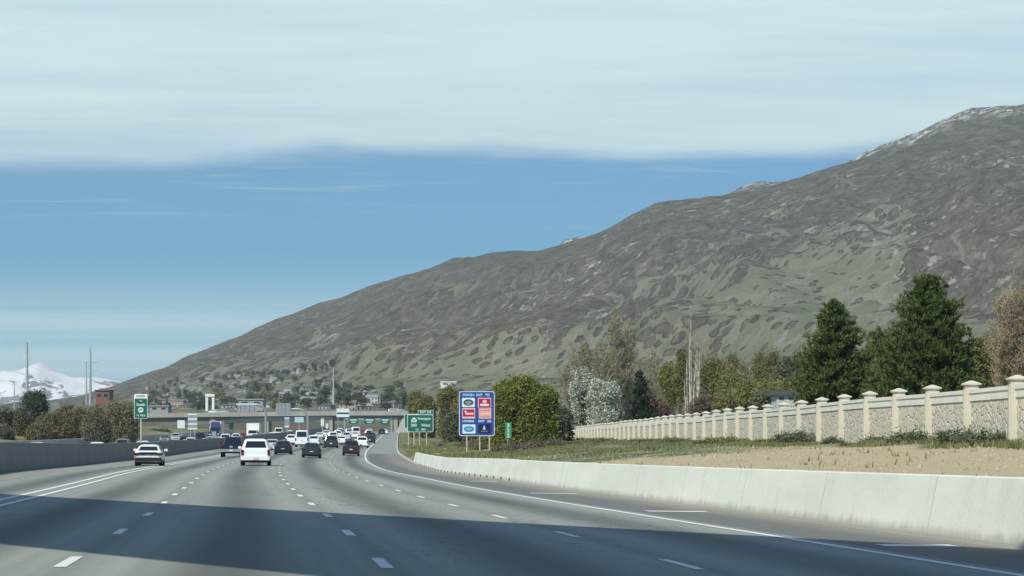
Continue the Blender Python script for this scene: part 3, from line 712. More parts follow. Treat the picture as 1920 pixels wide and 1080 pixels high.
# other roadside signs seen beyond the median
def sign(px, w_, y0, y1, yb, D, mat, label, cat='sign', stripes=None, sm=None, posts_=(0,), name='roadside_sign'):
    k = 1 / S(D); g = sign_root(px, yb, D, name, label, cat)
    b = slabxz('sign_panel', rrect(-w_ / 2 * k, (yb - y1) * k, w_ / 2 * k, (yb - y0) * k, .08, 0), 0, .06, mat, g)
    if stripes:
        for u in stripes:
            z = (yb - (y0 + (y1 - y0) * u)) * k; slabxz('sign_row', rrect(-w_ / 2 * k * .96, z - .9 * k * 1.6, w_ / 2 * k * .96, z + .9 * k * 1.6, .04, 0), -.05, -.004, sm, b)
    posts(g, [x * k for x in posts_], (yb - y0) * k * .9, M_STEEL, .18, .12); return g
sign(361, 18, 775, 806, 826, 520., M_GREY, 'sign of four stacked pale strips standing left of the blue truck', stripes=(.07, .35, .65, .93), sm=M_SWHITE, posts_=(-4, 4))
sign(339.5, 14, 788, 803, 822, 560., M_SWHITE, 'small plain whitish sign just left of the four strip sign', posts_=(0,))
sign(643, 24, 766, 782, 818, 780., M_SWHITE, 'pale mint sign with a dark arrow hung in front of the overpass deck', stripes=(.55,), sm=plain('dark_arrow', (.03, .06, .06)), posts_=(-9,))
sign(561, 17, 782, 792, 816, 700., plain('pale_teal_sheeting', (.42, .62, .62)), 'pale teal sign low between the two curved poles')
sign(538, 9, 783, 801, 817, 600., M_GREY, 'narrow grey sign back standing left of the pale teal sign', stripes=(.06, .94), sm=M_SWHITE)
sign(604.5, 6, 785, 799, 816, 560., plain('cream_sheeting', (.68, .72, .60)), 'small cream sign on the median left of the mint sign')
sign(613, 5, 794, 803, 817, 560., plain('cream_sheeting', (.68, .72, .60)), 'smallest cream sign low on the median, below its larger neighbour')
# green signs under the overpass
D = 830.; k = 1 / S(D); g = sign_root(690, 812, D, 'sign_gantry', 'steel gantry carrying three small green signs beneath the overpass')
m = MB(); m.box((0, 0, 26 * k), (90 * k, .5, .5)); m.box((-44 * k, 0, 13 * k), (.5, .5, 26 * k)); m.box((44 * k, 0, 13 * k), (.5, .5, 26 * k)); m.build('gantry_frame', M_STEEL, g)
for x, w_ in ((-27, 17), (3, 20), (32, 17)):
    b = slabxz('sign_panel', rrect((x - w_ / 2) * k, 17 * k, (x + w_ / 2) * k, 28 * k, .2, 0), -.5, -.4, M_GREEN, g)
    slabxz('legend', rrect((x - w_ * .38) * k, 23.6 * k, (x + w_ * .38) * k, 25.6 * k, .1, 0), -.53, -.501, M_SWHITE, b)
    slabxz('legend', rrect((x - w_ * .25) * k, 19.6 * k, (x + w_ * .25) * k, 21.2 * k, .1, 0), -.53, -.501, M_SWHITE, b)

# ================================================================== OVERPASS
D = 900.
ov = empty('overpass', pxat(745, 815, D), 0, 'concrete highway overpass crossing above the far end of the road', 'overpass')
ovl = ov.location.copy()
def ovp(px, py, dd=0): p = pxat(px, py, D); p.y += dd; return p - ovl
def beam(name, pts_top, th, wid, mat, y0=0.0):
    m = MB(); rings = []
    for px, py in pts_top:
        p = ovp(px, py); rings.append([(p.x, y0, p.z), (p.x, y0 + wid, p.z), (p.x, y0 + wid, p.z - th), (p.x, y0, p.z - th)])
    m.loft(rings); return m.build(name, mat, ov)
top = [(120, 777), (260, 775), (420, 773), (600, 771), (752, 770.5), (860, 771)]
beam('deck', [(a, b + 5.5) for a, b in top], .5, 13, M_BRIDGE, -.25)
beam('parapet', top, 1.02, .3, M_BRIDGE, -.1); beam('parapet', top, 1.02, .3, M_BRIDGE, 12.2)
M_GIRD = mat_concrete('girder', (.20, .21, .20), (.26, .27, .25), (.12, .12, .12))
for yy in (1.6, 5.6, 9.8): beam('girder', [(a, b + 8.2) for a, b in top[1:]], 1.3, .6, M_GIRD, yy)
for px in (742, 620, 500, 395):
    m = MB(); a = ovp(px, 786)
    for yy in (1.5, 6.3, 11.0): m.box((a.x, yy, a.z - 4.2), (1.1, 1.1, 9.6))
    m.box((a.x, 6.3, a.z + .35), (1.3, 11, .7)); m.build('pier', M_BRIDGE, ov)
m = MB(); a = ovp(757, 779)
m.loft([[(a.x, 1, a.z), (a.x + 14, 1, a.z), (a.x + 14, 12, a.z), (a.x, 12, a.z)], [(a.x - 4, -3, a.z - 9), (a.x + 20, -3, a.z - 9), (a.x + 20, 15, a.z - 9), (a.x - 4, 15, a.z - 9)]]); m.build('abutment', M_BRIDGE, ov)
# lower ramp sweeping in from the left
rp = empty('ramp_bridge', pxat(470, 810, 840.), 0, 'slim curved ramp bridge below the left half of the overpass', 'overpass')
m = MB(); rings = []
for px, py, DD in ((300, 792, 800), (400, 789, 810), (440, 786, 822), (480, 783.5, 838), (560, 781.5, 860), (620, 781, 875)):
    p = pxat(px, py, DD) - rp.location; rings.append([(p.x, p.y, p.z), (p.x, p.y + 7, p.z), (p.x, p.y + 7, p.z - 1.1), (p.x, p.y, p.z - 1.1)])
m.loft(rings); m.build('deck', M_BRIDGE, rp)
for px, DD in ((398, 810), (432, 820)):
    m = MB(); p = pxat(px, 793, DD) - rp.location; m.box((p.x, p.y + 3, p.z - 3), (1.2, 1.2, 8)); m.build('pier', M_BRIDGE, rp)
# earth bank below and behind the overpass; right end added for darkness there
def bank(label_mat):
    pxs = np.arange(150, 745, 12); rows = np.linspace(0, 1, 12); m = MB(); n = len(pxs)
    for t in rows:
        for px in pxs:
            DD = 935 + 60 * t; x = (px - 960) / FPX * DD; base = BZ(DD) - .6
            hgt = (CAMZ + (HZ - 781) / FPX * 960 - base) * sst(0, .8, t) * (1 - sst(560, 640, px) * .55)
            m.v.append((x, DD, base + hgt + GN(x, DD, .05) * .8 * t))
    for i in range(len(rows) - 1):
        for j in range(n - 1): m.f.append((i * n + j, i * n + j + 1, (i + 1) * n + j + 1, (i + 1) * n + j))
    q = NT('brown_bank', .95, .1); p = q.pos(); n1 = q.noise(p, .08, 5, .6); q.color(q.mix(n1, (.10, .088, .072), (.17, .155, .11)))
    tag(m.build('embankment', q.m, smooth=True, fix=False), kind='structure')
bank(0)

# flyover above and just ahead of the camera: out of the picture, it throws the broad shadow over the road
M_FLY = M_BRIDGE
dv = Vector((-.486, .874, 0)); nv = Vector((.874, .486, 0))    # along and across (towards the far side)
HT, HB = 16.3, 13.6
far0 = Vector((-1.35, 55.0, 0)) - Vector((-S_TO.x, -S_TO.y, 0)) / S_TO.z * HT
near0 = Vector((-6.55, 34.8, 0)) - Vector((-S_TO.x, -S_TO.y, 0)) / S_TO.z * HB
fo = empty('flyover', (far0.x, far0.y, 0), 0, 'high concrete flyover ramp passing over the lanes near the camera', 'overpass')
wd = (near0 - far0).dot(nv)
def fly(name, a0, a1, z0, z1, t0=-90, t1=150):
    m = MB(); m.loft([[tuple(dv * t + nv * a + Vector((0, 0, z))) for a, z in ((a0, z0), (a1, z0), (a1, z1), (a0, z1))] for t in (t0, t1)]); return m.build(name, M_FLY, fo)
fly('deck', wd - .2, -.0, 15.0, 15.5)
fly('parapet', -.3, -.02, 15.5, HT); fly('parapet', wd, wd + .28, 15.5, HT)
for i in range(4): a = wd * (i + .5) / 4; fly('girder', a - .35, a + .35, HB, 14.997)
for t in (48, 95, -46):
    m = MB(); c = dv * t + nv * wd / 2; m.tube((c.x, c.y, -1), (c.x, c.y, 12.4), .9, .9, 16); m.box((c.x, c.y, 12.98), (abs(wd) * .8, 1.6, 1.2), math.atan2(nv.y, nv.x)); m.build('pier', M_FLY, fo)

# ================================================================== POLES
def pole(px, y0, y1, D, r, label, arms=(), mat=M_STEEL, cat='power pole', name='power_pole'):
    k = 1 / S(D); g = sign_root(px, y1, D, name, label, cat); H_ = (y1 - y0) * k
    m = MB(); m.tube((0, 0, -1.5), (0, 0, H_), r, r * .45, 10); m.build('pole', mat, g)
    for fr, x0, x1 in arms:
        m = MB(); m.box(((x0 + x1) / 2 * k, 0, H_ * fr), (abs(x1 - x0) * k, .25, .22)); a = m.build('crossarm', mat, g)
        for x in (x0, x1):
            m = MB(); m.tube((x * k, 0, H_ * fr), (x * k, 0, H_ * fr - 1.2), .16, .16, 6); m.build('insulator', M_SWHITE, a)
M_PP = plain('weathering_pole', (.36, .40, .42), .6, .3)
pole(51, 642, 796, 640., .42, 'tallest steel power pole at the far left before the snowy peak', ((.86, -3, 3),), M_PP)
pole(169.5, 653, 752, 1100., .62, 'steel power pole with crossarms standing right of the snowy peak', ((.73, 2, 14), (.57, 2, 14)), M_PP)
pole(162, 678, 752, 1080., .35, 'slimmer power pole just left of the crossarmed one', ((.97, -4, 3),), M_PP)
pole(27, 714, 770, 1060., .3, 'short thin power pole left of the tallest one', ((.95, -4, 4),), M_PP)
pole(625, 690, 752, 1140., .35, 'thin pale mast rising from the hillside houses', (), plain('pale_mast', (.55, .57, .55)), 'mast', 'mast')
# ================================================================== TREES
def tree_skeleton(rng, H_, spread, levels=4, trunk_r=.16, fork=(.25, .4), up=.55, kids=(3, 4), first=.28):
    segs = []; tips = []
    def grow(p, d, ln, r, lv):
        n = 3; q = p.copy()
        for i in range(n):
            d2 = (d + Vector((rng.gauss(0, .12), rng.gauss(0, .12), up * .12))).normalized(); e = q + d2 * ln / n
            segs.append((q.copy(), e.copy(), r * (1 - i * .18), r * (1 - (i + 1) * .18), lv)); q = e; d = d2
            if lv >= 2: tips.append((q.copy(), lv))
        if lv >= levels: tips.append((q.copy(), lv)); return
        for i in range(rng.randint(*kids)):
            a = rng.uniform(0, 2 * PI); s = spread * rng.uniform(.6, 1.25)
            side = Vector((math.cos(a), math.sin(a), 0)); nd = (d + side * s).normalized(); nd.z += up * .25
            grow(q, nd.normalized(), ln * rng.uniform(.62, .85), r * .5, lv + 1)
        if lv > 0: grow(q, (d + Vector((rng.gauss(0, .1), rng.gauss(0, .1), .1))).normalized(), ln * .7, r * .52, lv + 1)
    grow(Vector((0, 0, -.4)), Vector((0, 0, 1)), H_ * first, trunk_r, 0)
    return segs, tips
def leaf_cards(rng, centers, per, spread, size, asp=.55, up=0.0, k=3):
    rs = np.random.RandomState(rng.randint(0, 1 << 30)); C_ = np.repeat(np.asarray(centers, dtype=np.float64), per, axis=0); n = len(C_)
    C_ = C_ + rs.normal(0, 1, (n, 3)) * spread
    a = rs.normal(0, 1, (n, 3)); a[:, 2] += up; a /= np.linalg.norm(a, axis=1)[:, None]
    b = rs.normal(0, 1, (n, 3)); b -= (b * a).sum(1)[:, None] * a; b /= np.linalg.norm(b, axis=1)[:, None]
    s = size * rs.uniform(.6, 1.4, (n, 1))
    if k == 3: return np.stack([C_ + a * s * .6, C_ - a * s * .4 + b * s * asp * .5, C_ - a * s * .4 - b * s * asp * .5], axis=1)
    return np.stack([C_ + a * s * .6, C_ + b * s * asp * .5, C_ - a * s * .6, C_ - b * s * asp * .5], axis=1)
def seg_mesh(segs, mat, name, parent, lv0, lv1, nside=5, rmin=.012):
    m = MB()
    for p0, p1, r0, r1, lv in segs:
        if lv0 <= lv <= lv1: m.tube(p0, p1, max(r0, rmin), max(r1, rmin), nside if lv < 2 else 3, cap=False)
    return m.build(name, mat, parent, smooth=True, fix=False)
M_BARK = plain('grey_brown_bark', (.17, .145, .12), .95, .1, var=.2, sc=4); M_BARKD = plain('dark_bark', (.085, .065, .05), .95, .1, var=.2, sc=4)
M_BARKW = plain('whitish_bark', (.55, .50, .42), .9, .1, var=.22, sc=3); M_TWIG = plain('tan_twigs', (.36, .32, .24), .95, .1, var=.15)
L_GREEN = leaf_mat('spring_green_leaves', (0.175, 0.215, 0.045), (0.255, 0.295, 0.07), (0.35, 0.37, 0.11))
L_OLIVE = leaf_mat('olive_budding_leaves', (0.203, 0.203, 0.074), (0.290, 0.266, 0.108), (0.392, 0.350, 0.162))
L_TAN = leaf_mat('tan_buds', (0.310, 0.280, 0.158), (0.391, 0.347, 0.210), (0.460, 0.414, 0.263), trans=.35)
L_YELL = leaf_mat('yellow_green_leaves', (0.221, 0.237, 0.072), (0.325, 0.325, 0.117), (0.416, 0.400, 0.169))
L_PINE = leaf_mat('pine_needles', (0.085, 0.120, 0.038), (0.145, 0.19, 0.055), (0.23, 0.27, 0.085), trans=.12, sc=.9)
L_PINE2 = leaf_mat('dark_spruce_needles', (0.034, 0.057, 0.039), (0.054, 0.081, 0.052), (0.081, 0.115, 0.072), trans=.08)
L_BLOS = leaf_mat('white_blossom', (.60, .62, .52), (.74, .74, .66), (.16, .20, .08), trans=.2)
L_RED = leaf_mat('reddish_buds', (.18, .12, .09), (.24, .17, .125), (.28, .22, .16)); L_DRY = leaf_mat('dry_brush_stems', (.20, .175, .12), (.29, .26, .19), (.16, .17, .09))
L_SAGE = leaf_mat('sage_green_leaves', (0.119, 0.142, 0.081), (0.196, 0.216, 0.128), (0.280, 0.284, 0.176)); L_BROWN = leaf_mat('brown_orange_buds', (0.370, 0.253, 0.142), (0.493, 0.356, 0.213), (0.554, 0.446, 0.284))
L_SCRUB = leaf_mat('brown_olive_scrub', (.20, .175, .095), (.27, .235, .135), (.34, .30, .19))
L_FAR = leaf_mat('distant_dark_leaves', (0.068, 0.093, 0.068), (0.111, 0.136, 0.093), (0.153, 0.170, 0.111), trans=.1)

def fit(pts, H_, Wd):
    a = np.array([tuple(p) for p in pts]); return H_ / max(a[:, 2].max(), .1), Wd / 2 / max(np.percentile(np.hypot(a[:, 0], a[:, 1]), 95), .1)
def broadleaf(name, px, ytop, ybase, Wpx, D, leaf, bark, label, seed, group=None, cat='tree', per=60, size=.30, lsp=.45, levels=4, spread=.55, first=.2, up=.55, kids=(3, 4), trunk_r=.02, twigs=True, stems=1, asp=.55, bare=False, skirt=0.0):
    rng = random.Random(seed); k = 1 / S(D); p = pxat(px, ybase, D); g = empty(name, p, rng.uniform(0, 6), label, cat, group)
    H_ = (ybase - ytop) * k; Wd = Wpx * k; segs = []; tips = []
    for s in range(stems):
        sg, tp = tree_skeleton(rng, H_, spread, levels, trunk_r * H_, up=up, kids=kids, first=first)
        off = Vector((rng.uniform(-.28, .28) * Wd, rng.uniform(-.28, .28) * Wd, 0)) if stems > 1 else Vector((0, 0, 0))
        segs += [(a + off, b + off, r0, r1, lv) for a, b, r0, r1, lv in sg]; tips += [(t + off, lv) for t, lv in tp]
    fz_, fx_ = fit([t for t, _ in tips], H_ * .97, Wd)
    sc_ = lambda v: Vector((v.x * fx_, v.y * fx_, v.z * fz_ if v.z > 0 else v.z))
    segs = [(sc_(a), sc_(b), r0, r1, lv) for a, b, r0, r1, lv in segs]; tips = [sc_(t) for t, _ in tips]
    tr = seg_mesh(segs, bark, 'trunk', g, 0, 1)
    if twigs: seg_mesh(segs, M_TWIG if bark is not M_BARKD else bark, 'branches', g, 2, 9, rmin=.028 if bare else .016)
    if skirt:
        for _ in range(int(len(tips) * skirt)):
            t = rng.choice(tips); u = rng.uniform(.25, 1.0); tips.append(Vector((t.x * (.75 + .35 * u), t.y * (.75 + .35 * u), t.z * u * rng.uniform(.35, .9))))
    if bare:
        tips = tips + [a.lerp(b, rng.random()) for a, b, r0, r1, lv in segs if lv >= 1]
    if per:
        me = np_mesh('crown', leaf_cards(rng, [tuple(t) for t in tips], per, lsp, size, asp), leaf); link_mesh('crown', me, g)
    return g
def pine(name, px, ytop, ybase, Wpx, D, leaf, label, seed, group=None, whorls=30, nb=9, tufts=7, per=9, size=.34, power=.75, rnd=.16):
    rng = random.Random(seed); k = 1 / S(D); p = pxat(px, ybase, D); g = empty(name, p, 0, label, 'tree', group)
    H_ = (ybase - ytop) * k; Rm = Wpx * k / 2; m = MB(); m.tube((0, 0, -.5), (0, 0, H_ * .97), H_ * .018, .03, 8); m.build('trunk', M_BARKD, g); br = MB(); C_ = []; Dn = []
    for i in range(whorls):
        h = .10 + .88 * (i / (whorls - 1)) ** .92; R_ = Rm * min(1.0, (1 - h) ** power * 1.25 + .03) * (.82 + .18 * math.sin(i * 2.1)) * (1 if h > .2 else .8 + h)
        for b in range(max(4, int(nb * (R_ / Rm) ** .5) + 2)):
            a = rng.uniform(0, 2 * PI); rr = R_ * (1 + rng.gauss(0, rnd)); z0 = h * H_ + rng.gauss(0, .12); rise = rng.uniform(.12, .42) * rr
            p0 = Vector((0, 0, z0)); p1 = Vector((math.cos(a) * rr, math.sin(a) * rr, z0 + rise)); br.tube(p0, p1, .035, .012, 3, False)
            nt_ = max(2, int(tufts * rr / Rm + 1.5))
            for t in range(nt_):
                u = .35 + .65 * (t + rng.random()) / nt_; c = p0.lerp(p1, u); c += Vector((rng.gauss(0, .13), rng.gauss(0, .13), rng.gauss(0, .08))) * (1 + rr * .25)
                C_.append(tuple(c)); d = (p1 - p0).normalized() * .7 + Vector((0, 0, .75)); Dn.append(tuple(d.normalized()))
    for t in range(10): C_.append((rng.gauss(0, .08), rng.gauss(0, .08), H_ * (.93 + .007 * t))); Dn.append((0, 0, 1))
    br.build('branches', M_BARKD, g, fix=False)
    rs = np.random.RandomState(seed); C_ = np.repeat(np.array(C_), per, axis=0); Dn = np.repeat(np.array(Dn), per, axis=0); n = len(C_)
    a = Dn + rs.normal(0, .55, (n, 3)); a /= np.linalg.norm(a, axis=1)[:, None]; b = rs.normal(0, 1, (n, 3)); b -= (b * a).sum(1)[:, None] * a; b /= np.linalg.norm(b, axis=1)[:, None]
    C_ = C_ + rs.normal(0, .07, (n, 3)); s = size * rs.uniform(.7, 1.35, (n, 1))
    V = np.stack([C_ + a * s, C_ + b * s * .16, C_ - b * s * .16], axis=1); link_mesh('crown', np_mesh('crown', V, leaf), g); return g

def fan_tree(name, px, ytop, ybase, Wpx, D, leaf, bark, label, seed, group=None, stems=9, per=2, size=.22, nb=11, tw=5, r0=.13, narrow=1.0, rt=.022, low=.25):
    """a bare, upward-reaching tree: steep limbs fan out from a short trunk and end in fine twigs"""
    rng = random.Random(seed); k = 1 / S(D); p = pxat(px, ybase, D); g = empty(name, p, rng.uniform(0, 6), label, 'tree', group)
    H_ = (ybase - ytop) * k; Rm = Wpx * k / 2; tr = MB(); br = MB(); C_ = []
    fork = H_ * low * .5; tr.tube((0, 0, -.5), (0, 0, fork), r0 * 1.25, r0, 8, False)
    for i in range(stems):
        a = 2 * PI * i / stems + rng.uniform(-.4, .4); rr = Rm * (rng.uniform(.15, .95) if i else .05); hh = H_ * (1 - .45 * (rr / Rm) ** 2) * rng.uniform(.86, 1.0) if i else H_
        P = []
        for q_ in range(8):
            u = q_ / 7; out = rr * (u ** .75); P.append(Vector((math.cos(a) * out + rng.gauss(0, .05) * H_ * .03, math.sin(a) * out + rng.gauss(0, .05) * H_ * .03, fork + (hh - fork) * u)))
        for q_ in range(7): tr.tube(P[q_], P[q_ + 1], r0 * .6 * (1 - q_ / 7.6), r0 * .6 * (1 - (q_ + 1) / 7.6), 5, False)
        for b in range(nb):
            u = low + (1 - low) * (b + rng.random()) / nb; q_ = min(6, int(u * 7)); o_ = P[q_].lerp(P[q_ + 1], u * 7 - q_); ba = rng.uniform(0, 2 * PI); ln = Rm * narrow * rng.uniform(.25, .55) * (1.15 - .7 * u) + .35
            e = o_ + Vector((math.cos(ba) * ln * .62, math.sin(ba) * ln * .62, ln * rng.uniform(.6, 1.0))); br.tube(o_, e, rt * 1.4, rt * .8, 3, False)
            for t in range(tw):
                v = rng.uniform(.2, 1.0); s0 = o_.lerp(e, v); ta = rng.uniform(0, 2 * PI); tl = ln * rng.uniform(.25, .5); e2 = s0 + Vector((math.cos(ta) * tl * .6, math.sin(ta) * tl * .6, tl * rng.uniform(.5, 1.0))); br.tube(s0, e2, rt * .75, rt * .45, 3, False)
                C_ += [tuple(s0.lerp(e2, rng.uniform(.4, 1.0))), tuple(e2)]
    tr.build('trunk', bark, g, smooth=True, fix=False); br.build('branches', M_TWIG, g, fix=False)
    if per: link_mesh('crown', np_mesh('crown', leaf_cards(rng, C_, per, size * .8, size, .5), leaf), g)
    return g

# behind the fence, left to right
broadleaf('shrub_tree', 984, 713, 838, 98, 300., L_GREEN, M_BARKD, 'bright green bushy tree where the cream fence ends', 11, per=34, size=.30, lsp=.40, levels=4, stems=3, first=.12, spread=.75, skirt=1.1)
broadleaf('blossom_tree', 1086, 692, 832, 62, 452., L_BLOS, M_BARK, 'taller narrow tree covered in white blossom behind the fence', 21, per=20, size=.36, lsp=.38, levels=4, first=.16, spread=.55, skirt=1.0)
broadleaf('blossom_tree', 1130, 716, 832, 78, 446., L_BLOS, M_BARK, 'lower rounded white blossom tree left of the dark spruce', 22, per=20, size=.36, lsp=.42, levels=4, first=.14, spread=.7, skirt=1.0, stems=2)
pine('spruce_tree', 1200, 698, 836, 80, 385., L_PINE2, 'small dark spruce beside the white blossom trees', 31, whorls=24, nb=8, tufts=6, per=10, size=.40)
fan_tree('cottonwood_tree', 1158, 586, 834, 118, 480., L_TAN, M_BARK, 'tall bare tan cottonwood rising behind the blossom trees', 41, stems=26, nb=22, tw=8, per=2, size=.28, rt=.035)
fan_tree('cottonwood_tree', 1092, 636, 834, 92, 500., L_TAN, M_BARK, 'shorter bare tan cottonwood behind the narrow blossom tree', 42, stems=19, nb=18, tw=8, per=2, size=.28, rt=.035)
fan_tree('cottonwood_tree', 1225, 655, 834, 80, 540., L_TAN, M_BARK, 'faint bare tan tree above the small dark spruce', 43, stems=15, nb=15, tw=7, per=2, size=.28, rt=.035)
broadleaf('budding_tree', 1256, 682, 836, 48, 400., L_YELL, M_BARK, 'slim yellow green tree right of the small spruce', 51, per=30, size=.28, lsp=.4, spread=.4)
broadleaf('poplar_tree', 1281, 655, 836, 26, 372., L_OLIVE, M_BARK, 'narrow olive poplar left of the white trunks', 52, per=26, size=.26, lsp=.28, spread=.25, first=.18)
for i, (px, yt, wd_, lb) in enumerate(((1296, 572, 26, 'tallest dead white trunked poplar, thin top above the others'), (1308, 635, 24, 'shorter white trunked poplar right of the tallest one'), (1288, 668, 16, 'shortest white trunked poplar in the bare cluster'))):
    fan_tree('bare_poplar', px, yt, 836, wd_, 352. + i * 6, L_TAN, M_BARKW, lb, 60 + i, per=1, size=.16, stems=3, nb=16, tw=5, r0=.42, rt=.025, narrow=1.3, low=.30)
row = [(1232, 750, 46, 395, L_RED, 'low reddish shrub right of the small spruce'), (1345, 664, 66, 420, L_OLIVE, 'olive tree just right of the white trunked poplars'), (1332, 748, 56, 345, L_RED, 'dark reddish bush at the feet of the poplars'),
       (1395, 676, 60, 430, L_TAN, 'pale tan budding tree in the middle of the hedgerow'), (1400, 716, 50, 350, L_YELL, 'light green bush before the tan hedgerow tree'), (1440, 652, 66, 440, L_OLIVE, 'tallest olive tree of the hedgerow left of the pines'),
       (1478, 668, 44, 400, L_SAGE, 'sage coloured tree next to the left pine'), (1370, 690, 48, 400, L_YELL, 'yellowish tree between two olive hedgerow trees'), (1500, 700, 44, 340, L_OLIVE, 'low olive bush below the left edge of the pines'),
       (1838, 640, 62, 250, L_OLIVE, 'olive bush filling the gap right of the big pine'), (1300, 712, 60, 380, L_DRY, 'grey dry bush around the poplar trunks'), (1448, 712, 44, 330, L_YELL, 'pale green shrub beside the small dark roof')]
row += [(1218, 700, 50, 520, L_TAN, 'bare tan tree behind the small spruce'), (1330, 650, 60, 520, L_TAN, 'bare tan tree far behind the white trunked poplars'), (1375, 655, 70, 560, L_OLIVE, 'farther olive tree behind the middle of the hedgerow'), (1420, 662, 70, 540, L_YELL, 'farther yellow green tree behind the hedgerow'),
        (1490, 655, 60, 520, L_OLIVE, 'farther olive tree whose top shows left of the left pine'), (1190, 730, 60, 540, L_OLIVE, 'olive tree low behind the white blossom trees'), (1270, 705, 60, 540, L_OLIVE, 'olive tree low behind the slim yellow green tree'), (1862, 610, 60, 300, L_TAN, 'bare tan tree left of the orange brown tree'), (1425, 738, 50, 310, L_SAGE, 'low sage bush just over the fence left of the dark roof'), (1375, 742, 50, 330, L_OLIVE, 'low olive bush just over the fence in the hedgerow')]
for i, (px, yt, wd_, D_, lf, lb) in enumerate(row):
    if lf in (L_TAN, L_DRY): fan_tree('hedgerow_tree', px, yt, 838, wd_, float(D_), lf, M_BARK, lb, 80 + i, group='trees of the hedgerow behind the fence', stems=18, nb=17, tw=7, per=2, size=.26, rt=.03, low=.12)
    else: broadleaf('hedgerow_tree', px, yt, 838, wd_, float(D_), lf, M_BARK, lb, 80 + i, group='trees of the hedgerow behind the fence', per=(3 if lf in (L_TAN, L_DRY) else 6) if D_ > 300 else 16, size=.32 if D_ > 300 else .24, lsp=.45, spread=.6, first=.13, levels=4 if lf not in (L_TAN, L_DRY) else 5, skirt=.8, bare=lf in (L_TAN, L_DRY), stems=2)
pine('pine_tree', 1566, 566, 842, 168, 205., L_PINE, 'left and lower of the two big dark pines', 101, per=15, whorls=36, nb=14, tufts=11, power=.68, size=.30)
pine('pine_tree', 1738, 517, 842, 215, 195., L_PINE, 'right and taller of the two big dark pines', 102, per=15, whorls=40, nb=16, tufts=12, power=.66, size=.30)
pine('pine_tree', 1650, 628, 842, 110, 215., L_PINE, 'small pine filling the gap between the two big pines', 103, per=14, whorls=26, nb=13, tufts=9, power=.5, size=.30)
fan_tree('bare_tree', 1900, 532, 838, 118, 178., L_BROWN, M_BARK, 'bare orange brown budding tree at the right edge', 111, stems=22, nb=20, tw=9, per=2, size=.13, rt=.016, low=.15)
fan_tree('bare_tree', 2005, 556, 838, 110, 182., L_BROWN, M_BARK, 'bare brown tree just outside the right edge', 112, stems=12, nb=14, tw=7, per=2, size=.13, rt=.016, low=.15)
# right of the road, before the overpass
for i, (px, yt, yb, wd_, D_, lf, lb) in enumerate(((792, 738, 820, 56, 640, L_OLIVE, 'olive willow standing right of the overpass end'), (838, 730, 824, 62, 600, L_OLIVE, 'broad olive willow behind the left half of the blue sign'), (880, 742, 830, 56, 560, L_OLIVE, 'olive willow directly behind the blue sign'),
       (846, 786, 834, 40, 480, L_SAGE, 'low dark green bush between the green and blue signs'), (918, 760, 840, 50, 400, L_OLIVE, 'olive bush between blue sign and bright green tree'), (1030, 775, 840, 44, 340, L_SAGE, 'dark bush against the far end of the fence'))):
    broadleaf('willow_tree', px, yt, yb, wd_, float(D_), lf, M_BARK, lb, 130 + i, per=16, size=.46, lsp=.6, spread=.7, first=.1, levels=4, skirt=1.0, stems=2)
# left, beyond the oncoming lanes
for i, (px, yt, yb, wd_, D_, lf, lb) in enumerate(((60, 737, 812, 36, 470, L_FAR, 'dark evergreen bush right beside the tallest pole'), (20, 771, 812, 60, 460, L_DRY, 'grey brown bush at the left edge'), (110, 777, 814, 58, 440, L_SCRUB, 'olive brown bush right of the tallest pole'),
       (150, 767, 814, 70, 450, L_SCRUB, 'big dense olive brown bush in the middle left'), (195, 769, 816, 60, 430, L_SCRUB, 'brown bush below the red brown building'), (236, 757, 818, 50, 420, L_TAN, 'pale tan bush left of the express sign'),
       (180, 785, 822, 34, 400, L_DRY, 'small dry bush low before the brown bush'), (-40, 757, 814, 70, 450, L_SCRUB, 'olive brown bush just outside the left edge'), (300, 803, 816, 40, 700, L_FAR, 'low dark bush right of the express sign'), (85, 792, 818, 50, 420, L_SCRUB, 'low olive bush below the pale shed'), (5, 793, 816, 50, 425, L_DRY, 'lowest grey brown bush at the left edge'))):
    broadleaf('bush', px, yt, yb, wd_, float(D_), lf, M_BARKD, lb, 160 + i, cat='bush', group='bushes beyond the oncoming lanes', per=14, size=.34, lsp=.5, spread=.8, first=.08, levels=3, stems=4, skirt=1.6, bare=True)

# shrubs on the verge
def shrub_proto(seed, leaf, hh, ww, n, size, up=.6):
    rng = random.Random(seed); m = MB(); C_ = []
    for i in range(26):
        a = rng.uniform(0, 2 * PI); r = ww / 2 * math.sqrt(rng.random()); h = hh * (1 - (2 * r / ww) ** 2 * .7) * rng.uniform(.6, 1.05)
        p1 = Vector((math.cos(a) * r, math.sin(a) * r, h)); p0 = Vector((math.cos(a) * r * .2, math.sin(a) * r * .2, -.1)); m.tube(p0, p1, .012, .006, 3, False)
        for t in range(7): C_.append(tuple(p0.lerp(p1, .25 + .75 * t / 6)))
    g = empty('shrub', (0, 0, 0)); m.build('stems', M_BARK, g, fix=False); link_mesh('foliage', np_mesh('foliage', leaf_cards(rng, C_, n, .10 * (hh + ww) / 2, size, .4, up), leaf), g); return g
PR = {'sage': [shrub_proto(1, L_SAGE, 1.0, 1.9, 14, .17), shrub_proto(2, L_SAGE, .8, 1.4, 14, .15)], 'dry': [shrub_proto(3, L_DRY, 1.1, 1.8, 12, .20), shrub_proto(4, L_DRY, .8, 2.2, 12, .18)], 'green': [shrub_proto(5, L_OLIVE, .7, 1.8, 14, .16)]}
used = set()
